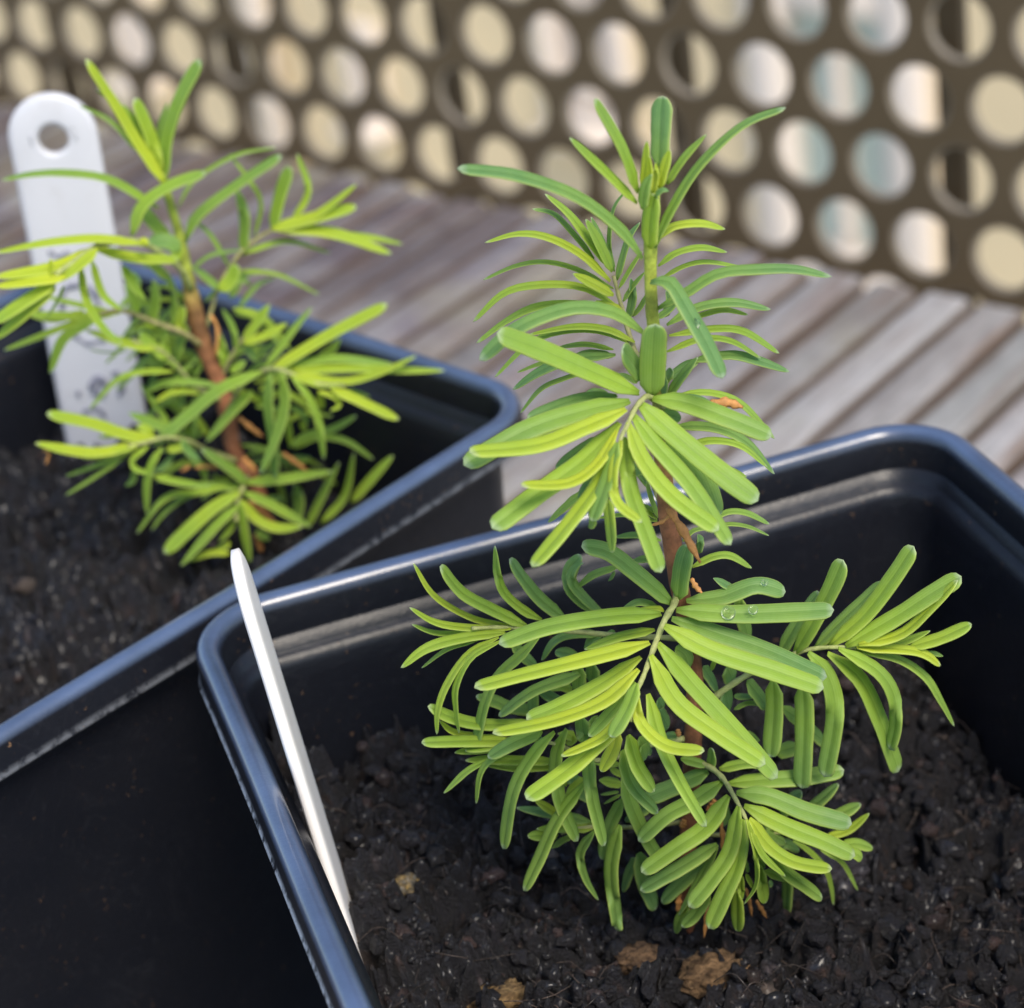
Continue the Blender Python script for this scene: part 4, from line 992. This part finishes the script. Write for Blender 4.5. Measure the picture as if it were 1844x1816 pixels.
# ------------------------------------------------------------------ second seedling (left pot)
NEEDLES_B = """
@0 0 .5
L | 595,665 500,520 410,370 308,215 | 50 | 2 3 | .75
L | 575,610 450,430 400,360 345,325 | 28 | 1 1 | .75
L | 575,640 545,500 485,355 | 56 | 0 0 | .6
L | 565,600 490,450 440,375 | 34 | -1 -1 | .5
L | 592,660 600,500 650,350 722,215 | 50 | 0 0 | .3
L | 560,570 580,450 605,370 | 24 | -2 -2 | .3
L | 500,550 400,440 285,380 | 22 | -3 -4 | .3
L | 570,750 400,650 250,625 120,628 5,650 | 38 | 3 5 | .3
L | 475,850 510,745 610,670 742,622 | 50 | 5 3 | .35
L | 668,870 710,780 850,670 1015,560 | 46 | 1 0 | .28
L | 640,750 700,650 850,560 995,532 | 18 | -3 -4 | .3
L | 610,870 550,800 500,740 | 62 | 0 0 | .22
L | 650,900 600,870 535,870 | 72 | 3 3 | .05
L | 650,930 620,900 | 60 | 3 3 | .5
L | 875,920 880,780 850,680 | 42 | -3 -3 | .25
L | 915,860 940,730 890,640 825,555 | 18 | -4 -4 | .4
L | 825,960 760,850 700,795 | 18 | -1 -1 | .25
L | 790,1045 830,1010 855,955 | 60 | 3 3 | .6
L | 790,1040 730,990 690,960 | 36 | 0 0 | .1
L | 690,970 760,920 870,900 | 16 | 0 0 | .2
b | 980,830 1010,700 1045,600 | 46 | -3 -3 | .4
b | 1050,800 1110,690 1070,555 | 30 | -3 -4 | .5
b | 980,830 1130,780 1285,665 | 34 | -2 -2 | .65
b | 980,825 1130,785 1285,745 | 56 | -2 -2 | .6
b | 980,825 1200,840 1410,915 | 44 | -2 -2 | .65
b | 1150,835 1330,855 1450,880 | 26 | -3 -4 | .5
b | 870,915 1030,870 1190,912 | 26 | -3 -4 | .4
b | 860,975 1000,990 1150,1062 | 18 | -3 -3 | .4
c | 520,880 350,860 170,875 -20,912 | 40 | 14 20 | .72
c | 350,890 200,960 -20,1000 | 44 | 16 22 | .8
c | 240,1000 100,1015 -20,1035 | 44 | 20 22 | .95
c | 345,900 500,930 640,935 | 48 | 14 8 | .65
c | 350,900 280,960 195,1020 | 44 | 18 20 | .7
c | 185,935 185,970 175,1005 | 24 | 20 20 | .85
c | 290,950 310,1080 370,1180 440,1240 | 32 | 16 17 | .55
c | 330,940 370,1060 440,1120 | 32 | 14 15 | .5
c | 200,1020 100,1080 -20,1160 | 58 | 20 22 | .55
c | 200,1040 90,1130 -20,1225 | 44 | 20 21 | .6
c | 230,1030 210,1080 170,1145 | 16 | 18 18 | .3
c | 440,960 490,1040 525,1080 | 42 | 10 10 | .4
c | 500,880 520,870 525,890 | 30 | 12 12 | .9
d | 440,1125 300,1140 80,1130 | 32 | 6 7 | .6
d | 420,1130 250,1090 150,1065 | 24 | 5 6 | .5
d | 360,1130 200,1190 15,1262 | 32 | 7 8 | .55
d | 350,1150 230,1220 180,1345 | 38 | 8 9 | .45
d | 550,1170 560,1090 560,1010 | 38 | 2 2 | .35
d | 500,1130 480,1080 450,1020 | 38 | 3 3 | .35
d | 620,1180 630,1110 630,1050 | 32 | 1 1 | .35
d | 665,1210 650,1160 665,1105 | 46 | 2 2 | .65
d | 300,1120 200,1150 80,1125 | 30 | 6 7 | .5
e | 560,1260 430,1230 310,1190 | 42 | 6 7 | .68
e | 600,1290 540,1240 500,1200 | 50 | 5 5 | .45
e | 640,1330 600,1300 500,1295 | 22 | 4 5 | .35
e | 610,1290 590,1230 600,1180 | 30 | 3 3 | .35
e | 640,1290 650,1230 680,1180 | 36 | 1 1 | .3
@0 350 .2478
e | 1260,1290 1050,1290 850,1350 650,1565 | 50 | 5 7 | .5
e | 1200,1250 1000,1225 | 38 | 4 4 | .3
e | 1210,1210 1220,1120 1210,1030 | 34 | 2 2 | .3
e | 1300,1300 1370,1250 1440,1180 | 44 | 1 1 | .3
e | 1130,1190 1070,1100 1030,990 | 56 | 3 3 | .3
e | 1130,970 1030,960 950,1010 | 38 | 3 3 | .6
e | 1080,1060 1160,1030 1240,1040 | 26 | 2 2 | .4
e | 1270,1240 1310,1140 1340,1060 | 70 | 0 0 | .5
e | 1050,1440 1200,1370 1400,1365 1620,1400 | 62 | 3 4 | .35
e | 1130,1510 1250,1440 1420,1430 | 46 | 4 4 | .62
e | 1240,1690 1110,1500 1020,1380 | 52 | 3 3 | .3
e | 1260,1700 1100,1640 950,1590 | 62 | 4 4 | .28
e | 1400,1760 1420,1650 1450,1560 | 36 | 1 1 | .25
e | 1300,1560 1330,1500 1340,1440 | 30 | 0 0 | .25
e | 650,1130 780,1150 950,1140 | 16 | 3 3 | .25
e | 1090,900 1120,740 1110,620 | 70 | 1 1 | .3
e | 1260,960 1270,820 1260,690 | 60 | 0 0 | .3
e | 980,740 1000,640 960,560 | 60 | 2 2 | .15
@300 550 .2863
g | 600,420 350,520 150,680 -60,860 | 84 | 8 9 | .32
g | 640,415 800,320 1050,170 1390,-5 | 82 | 8 7 | .7
g | 620,390 720,260 800,150 915,15 | 56 | 4 1 | .3
g | 950,340 1040,280 1095,210 | 66 | 5 4 | .6
g | 760,385 1050,335 1430,375 | 60 | 7 8 | .3
g | 770,405 1200,395 1500,410 1750,412 | 78 | 8 10 | .6
g | 800,430 1100,480 1350,420 1570,320 | 68 | 10 11 | .75
g | 780,440 950,500 1120,500 | 44 | 11 12 | .6
g | 1030,520 1250,620 1460,720 | 80 | 12 14 | .72
g | 950,540 1060,580 1085,630 1030,665 | 34 | 12 13 | .65
g | 950,560 990,650 | 60 | 9 9 | .6
g | 850,540 900,600 | 70 | 7 7 | .75
g | 1130,530 1280,575 | 34 | 8 8 | .35
g | 725,420 745,600 700,800 590,1060 | 76 | 12 14 | .35
g | 650,430 640,650 670,850 685,1090 | 80 | 10 11 | .2
g | 790,455 900,590 960,750 990,970 | 52 | 12 13 | .4
g | 540,540 400,680 250,860 | 78 | 6 7 | .33
g | 780,880 770,780 760,690 | 46 | 3 3 | .5
g | 770,890 880,820 1040,780 1195,695 | 50 | 5 5 | .32
g | 800,900 950,830 1130,855 1300,970 | 48 | 5 6 | .35
g | 560,640 650,640 780,700 | 34 | 3 3 | .2
g | 850,780 870,730 | 60 | 3 3 | .7
g | 780,640 850,680 900,750 | 46 | 3 3 | .3
f | 475,240 560,120 650,-5 | 66 | 0 0 | .6
f | 485,240 620,190 760,115 | 56 | 1 1 | .62
f | 440,300 420,150 350,20 | 40 | 0 0 | .3
f | 370,350 350,280 340,190 | 68 | 1 1 | .4
f | 570,350 530,300 480,270 | 54 | 0 0 | .15
f | 560,350 620,280 700,230 | 44 | -1 -1 | .2
f | 400,420 460,380 500,350 | 56 | 1 1 | .35
f | 180,460 200,380 190,310 | 34 | 0 0 | .3
f | 330,340 330,260 345,180 | 56 | -1 -1 | .35
h | 510,1120 400,1030 220,910 | 86 | 7 9 | .22
h | 500,1115 750,1090 1040,1045 | 76 | 8 8 | .38
h | 460,1180 300,1270 150,1400 -15,1560 | 92 | 12 15 | .5
h | 450,1260 300,1400 90,1640 | 72 | 14 17 | .42
h | 440,1340 390,1420 330,1490 | 48 | 13 14 | .42
h | 465,1230 490,1420 525,1620 | 62 | 15 16 | .4
h | 475,1230 560,1340 690,1400 855,1395 | 72 | 13 15 | .65
h | 490,1180 650,1250 905,1395 | 74 | 11 12 | .35
h | 400,1560 270,1560 140,1610 | 50 | 14 15 | .6
h | 400,1500 300,1540 | 60 | 13 13 | .5
h | 560,1430 650,1470 | 60 | 8 8 | .2
h | 480,1140 300,1140 150,1130 | 66 | 7 8 | .32
k | 820,1350 830,1240 810,1120 | 76 | 5 5 | .22
k | 880,1400 980,1200 1085,990 | 66 | 6 6 | .32
k | 970,1370 1120,1200 1180,930 | 62 | 6 6 | .38
k | 1160,1240 1300,1080 1425,945 | 64 | 5 5 | .38
k | 640,1210 740,1220 | 40 | 4 4 | .1
@0 650 .2753
h | 1480,820 1300,860 1080,900 895,1130 | 58 | 9 12 | .42
h | 1400,830 1200,900 1070,1000 990,1110 | 44 | 8 10 | .35
m | 1060,515 850,490 600,410 305,348 | 86 | 10 14 | .68
m | 1000,500 960,450 890,430 | 60 | 9 9 | .6
m | 1110,450 1000,420 840,340 | 60 | 7 7 | .2
m | 920,545 650,600 430,580 230,540 | 76 | 12 16 | .78
m | 900,560 750,620 540,640 | 56 | 12 13 | .6
m | 900,560 700,600 500,600 | 46 | 13 14 | .68
m | 780,490 640,500 | 34 | 9 9 | .6
m | 820,640 650,680 430,755 | 34 | 11 12 | .45
m | 800,640 620,760 430,880 | 32 | 12 13 | .42
m | 970,560 870,640 890,710 1015,745 | 44 | 13 14 | .5
m | 1060,570 990,680 960,820 960,1000 | 56 | 14 14 | .38
m | 1000,750 1150,790 1370,825 | 62 | 12 13 | .4
m | 1190,520 1230,590 1310,650 | 60 | 13 13 | .1
m | 1090,580 1180,560 1200,500 | 70 | 9 9 | .62
m | 880,700 870,780 820,820 | 40 | 8 8 | .3
m | 1130,640 1060,700 1000,720 | 60 | 8 8 | .1
m | 1350,800 1320,700 1240,640 | 50 | 5 5 | .2
m | 1420,800 1400,740 | 44 | 5 5 | .3
D | 1420,700 1340,695 1270,700 | 36 | 6 6
D | 1240,690 1180,725 | 34 | 6 6
D | 280,590 320,600 300,680 | 24 | 15 15
@300 550 .2863
D | 275,60 320,150 310,330 | 34 | 2 2
D | 450,705 530,770 610,830 | 42 | 3 3
D | 730,930 800,980 890,1045 | 40 | 5 5
D | 520,1230 600,1310 700,1380 | 50 | 8 8
D | 480,960 540,1020 570,1050 | 46 | 5 5
D | 560,1440 600,1560 | 56 | 8 8
"""
TWIGS_B = {
 'b': ([(372,590,0),(385,545,-1),(395,515,-1),(425,465,-2),(450,440,-3),(490,415,-3),(540,405,-3)], 5, 4, .3),
 'c': ([(345,520,1),(320,480,4),(250,435,10),(190,440,14),(170,445,16),(100,495,20)], 7, 7, .6),
 'd': ([(360,620,1),(330,600,3),(290,585,4),(220,560,6),(180,565,7)], 8, 5, .2),
 'e': ([(395,720,1),(350,695,2),(310,650,4),(285,630,5),(240,615,6)], 7, 5, .5),
 'f': ([(400,680,0),(410,655,0),(430,620,0),(440,610,0)], 5, 4, .4),
 'g': ([(410,740,1),(440,690,5),(485,665,8),(520,672,10),(560,690,11),(620,695,12)], 7, 5, .5),
 'h': ([(445,860,3),(440,875,7),(432,890,9),(428,910,13),(425,940,15)], 8, 5, .5),
 'k': ([(465,960,3),(520,950,5),(560,945,6)], 5, 4, .4),
 'm': ([(425,830,2),(370,810,5),(340,795,8),(300,788,10),(260,798,12),(230,805,13)], 7, 5, .5),
 'L': None}
YB = 2.86
seedB = empty('conifer_seedling', on_y(467, 1000, YB), label='blurred young conifer seedling with yellow-green needles in the left pot', cat='seedling')
STEM_B = [(480,1060,0,34,0),(474,985,0,28,0),(474,925,0,30,0),(452,860,0,30,0),(424,820,0,29,0),(412,765,0,30,0),(398,700,0,30,0),(378,650,0,30,0),(362,610,0,34,.05),
          (350,560,0,32,.1),(342,520,0,26,.4),(335,485,0,22,.9),(325,430,0,18,.95),(312,385,0,16,1),(300,345,0,16,1),(292,310,0,12,1)]
build_seedling('B', seedB, YB, NEEDLES_B, TWIGS_B, STEM_B, M_NEEDLE_B, '')

# ------------------------------------------------------------------ plant tags
def tag_mesh(mb, bot, top, wdir, hw, th, hole=None, point=True):
    """flat tag with raised edges; bot/top on its axis, wdir unit width direction"""
    ax = top-bot; L = np.linalg.norm(ax); ax = ax/L; wdir = wdir-ax*(wdir@ax); wdir /= np.linalg.norm(wdir); nn = np.cross(ax, wdir)
    out = []; n = 22
    out.append((0, 0) if point else (-hw, 0))
    bs = [b for b in (L-hw*1.05-hw*math.tan(math.radians(g)) for g in range(3, 87, 6)) if b > L*.2][::-1]
    out += [(hw*.99, L*.16)]
    for b in bs: out.append((hw, b))
    for k in range(n+1): g = math.pi*k/n; out.append((hw*math.cos(g), L-hw+hw*math.sin(g)))
    for b in bs[::-1]: out.append((-hw, b))
    out += [(-hw*.99, L*.16)]
    P = lambda a, b, c: bot+ax*b+wdir*a+nn*c
    m = len(out); ctr = (0, L-hw*1.05)
    rings = []
    def shrink(k):
        r = []
        for (a, b) in out:
            r.append((a*(1-k/hw), b if b < L-hw else L-hw+(b-(L-hw))*(1-k/hw)))
        return r
    prof = [(0, -th*.5), (0, th*.5), (.008, th*.85), (.022, th*.85), (.030, th*.45)]
    V = []
    for k, c in [(.03, -th*.8), (.008, -th*.8)]+prof:
        V += [P(a, b, c) for a, b in shrink(k)]
    Fc = [(i*m+q, i*m+(q+1) % m, (i+1)*m+(q+1) % m, (i+1)*m+q) for i in range(6) for q in range(m)]
    mb.add(V, Fc)
    # faces front and back, with the round hole
    inner = shrink(.03)
    for c, flip in ((th*.45, 0), (-th*.8, 1)):
        if hole is None:
            mb.add([P(a, b, c) for a, b in inner], [tuple(range(m))])
        else:
            hp = []
            for (a, b) in inner:
                d = np.array([a, b])-np.array(ctr)
                g = math.atan2(d[1], d[0]); hp.append(g)
            V = [P(a, b, c) for a, b in inner]+[P(ctr[0]+hole*1.5*math.cos(g), ctr[1]+hole*1.5*math.sin(g), c) for g in hp]
            V += [P(ctr[0]+hole*1.3*math.cos(g), ctr[1]+hole*1.3*math.sin(g), c*(1 if flip else 1.7)) for g in hp]
            V += [P(ctr[0]+hole*math.cos(g), ctr[1]+hole*math.sin(g), c*(1 if flip else 1.5)) for g in hp]
            V += [P(ctr[0]+hole*math.cos(g), ctr[1]+hole*math.sin(g), 0) for g in hp]
            mb.add(V, [(i*m+q, i*m+(q+1) % m, (i+1)*m+(q+1) % m, (i+1)*m+q) for i in range(4) for q in range(m)])
    return P, L
# tag in pot A, seen nearly edge-on
bot = on_z(640, 1702, .60); dA = bot-FA[0]
topA = on_y(422, 995, bot[1]+.08)
ctr_dir = (bot+topA)/2-np.array([0, 0, CZ]); ctr_dir /= np.linalg.norm(ctr_dir)
axd = (topA-bot)/np.linalg.norm(topA-bot); side = np.cross(ctr_dir, axd); side /= np.linalg.norm(side)
dep = np.cross(axd, side)
wd = dep*math.cos(math.radians(5))+side*math.sin(math.radians(5))
mb = MB(); tag_mesh(mb, bot-axd*.12, topA, wd, .058, .0075, None)
tgA = mb.build('plant_tag', M_LABEL, None, label='narrow white plastic tag seen edge-on, stuck in the front right pot beside its rim', cat='plant tag', group='white plastic plant tags')
# tag in pot B, facing the camera
YT = 3.16
b2 = on_y(215, 900, YT); t2 = on_y(82, 168, YT+.03)
axd = (t2-b2)/np.linalg.norm(t2-b2); cd = (b2+t2)/2-np.array([0, 0, CZ]); cd /= np.linalg.norm(cd)
side = np.cross(cd, axd); side /= np.linalg.norm(side)
if side[0] < 0: side = -side
side = side*math.cos(.15)+np.cross(axd, side)*math.sin(-.15)
mb = MB(); dist = ((b2+t2)/2-np.array([0, 0, CZ]))@F; hw = 77/FPX*dist
Pf, Lb = tag_mesh(mb, b2-axd*.25, t2, side, hw, .009, 27/FPX*dist)
nn = np.cross(axd, side)
tgB = mb.build('plant_tag', M_LABEL_B, None, label='wide white plastic tag with a round hole and faded handwriting in the left pot', cat='plant tag', group='white plastic plant tags')
front = 1 if (Pf(0, 0, 1)-Pf(0, 0, 0))@cd < 0 else -1
def stroke(pts, wpx):
    mb = MB(); Q = []
    o = Pf(0, 0, .009*(.47 if front > 0 else -.82)); nrm = np.cross(axd, side)
    for x, y in pts:
        d = ray(x, y); c0 = np.array([0, 0, CZ]); s = ((o-c0)@nrm)/(d@nrm); Q.append(c0+d*s)
    Q = catmull(Q, 22); tube(mb, Q, wpx/FPX*dist/2*(1+.35*np.sin(np.arange(22)*.9)), 6)
    mb.build('handwriting', M_INK, tgB)
stroke([(88, 452), (105, 462), (120, 455), (130, 470)], 8)
stroke([(112, 555), (118, 520), (150, 512), (172, 530), (178, 556)], 11)
stroke([(130, 600), (155, 618), (185, 612), (205, 600)], 8)
stroke([(165, 700), (172, 680), (188, 690), (180, 712), (168, 706)], 14)
stroke([(205, 668), (222, 690), (215, 712)], 11)
stroke([(150, 742), (175, 735), (190, 752)], 9)
stroke([(140, 704), (142, 714)], 8)

# ------------------------------------------------------------------ water drops on the needles
M_WATER = mat('water', (1, 1, 1), .12, Transmission_Weight=1.0, IOR=1.33)
def drop(px, t, r, label):
    c = on_y(px[0], px[1], YA-t*.01); toc = np.array([0, 0, CZ])-c; toc /= np.linalg.norm(toc)
    nrm = toc*.7+np.array([0, 0, .5]); nrm /= np.linalg.norm(nrm)
    a = np.cross(nrm, [1, 0, 0]); a /= np.linalg.norm(a); b = np.cross(nrm, a)
    V0, F0 = ico(3); rr = r*.72/FPX*2.3
    V = c+V0[:, :1]*a*rr+V0[:, 1:2]*b*rr*.9+V0[:, 2:]*nrm*rr*.16
    mb = MB(); mb.add(V, F0); mb.build('water_drop', M_WATER, None, label=label, cat='water drop', group='water drops on the needles')
drop((1252, 583), 5.8, 15, 'round water drop on the pale hanging needle near the top of the seedling')
drop((1377, 1049), 2.4, 10, 'small water drop near the tip of the short upper right needle')
drop((1312, 1104), 5.1, 20, 'wide flat water drop in the middle of the long horizontal needle')
drop((1356, 1098), 5.6, 14, 'smaller flat drop right beside the wide one on the horizontal needle')
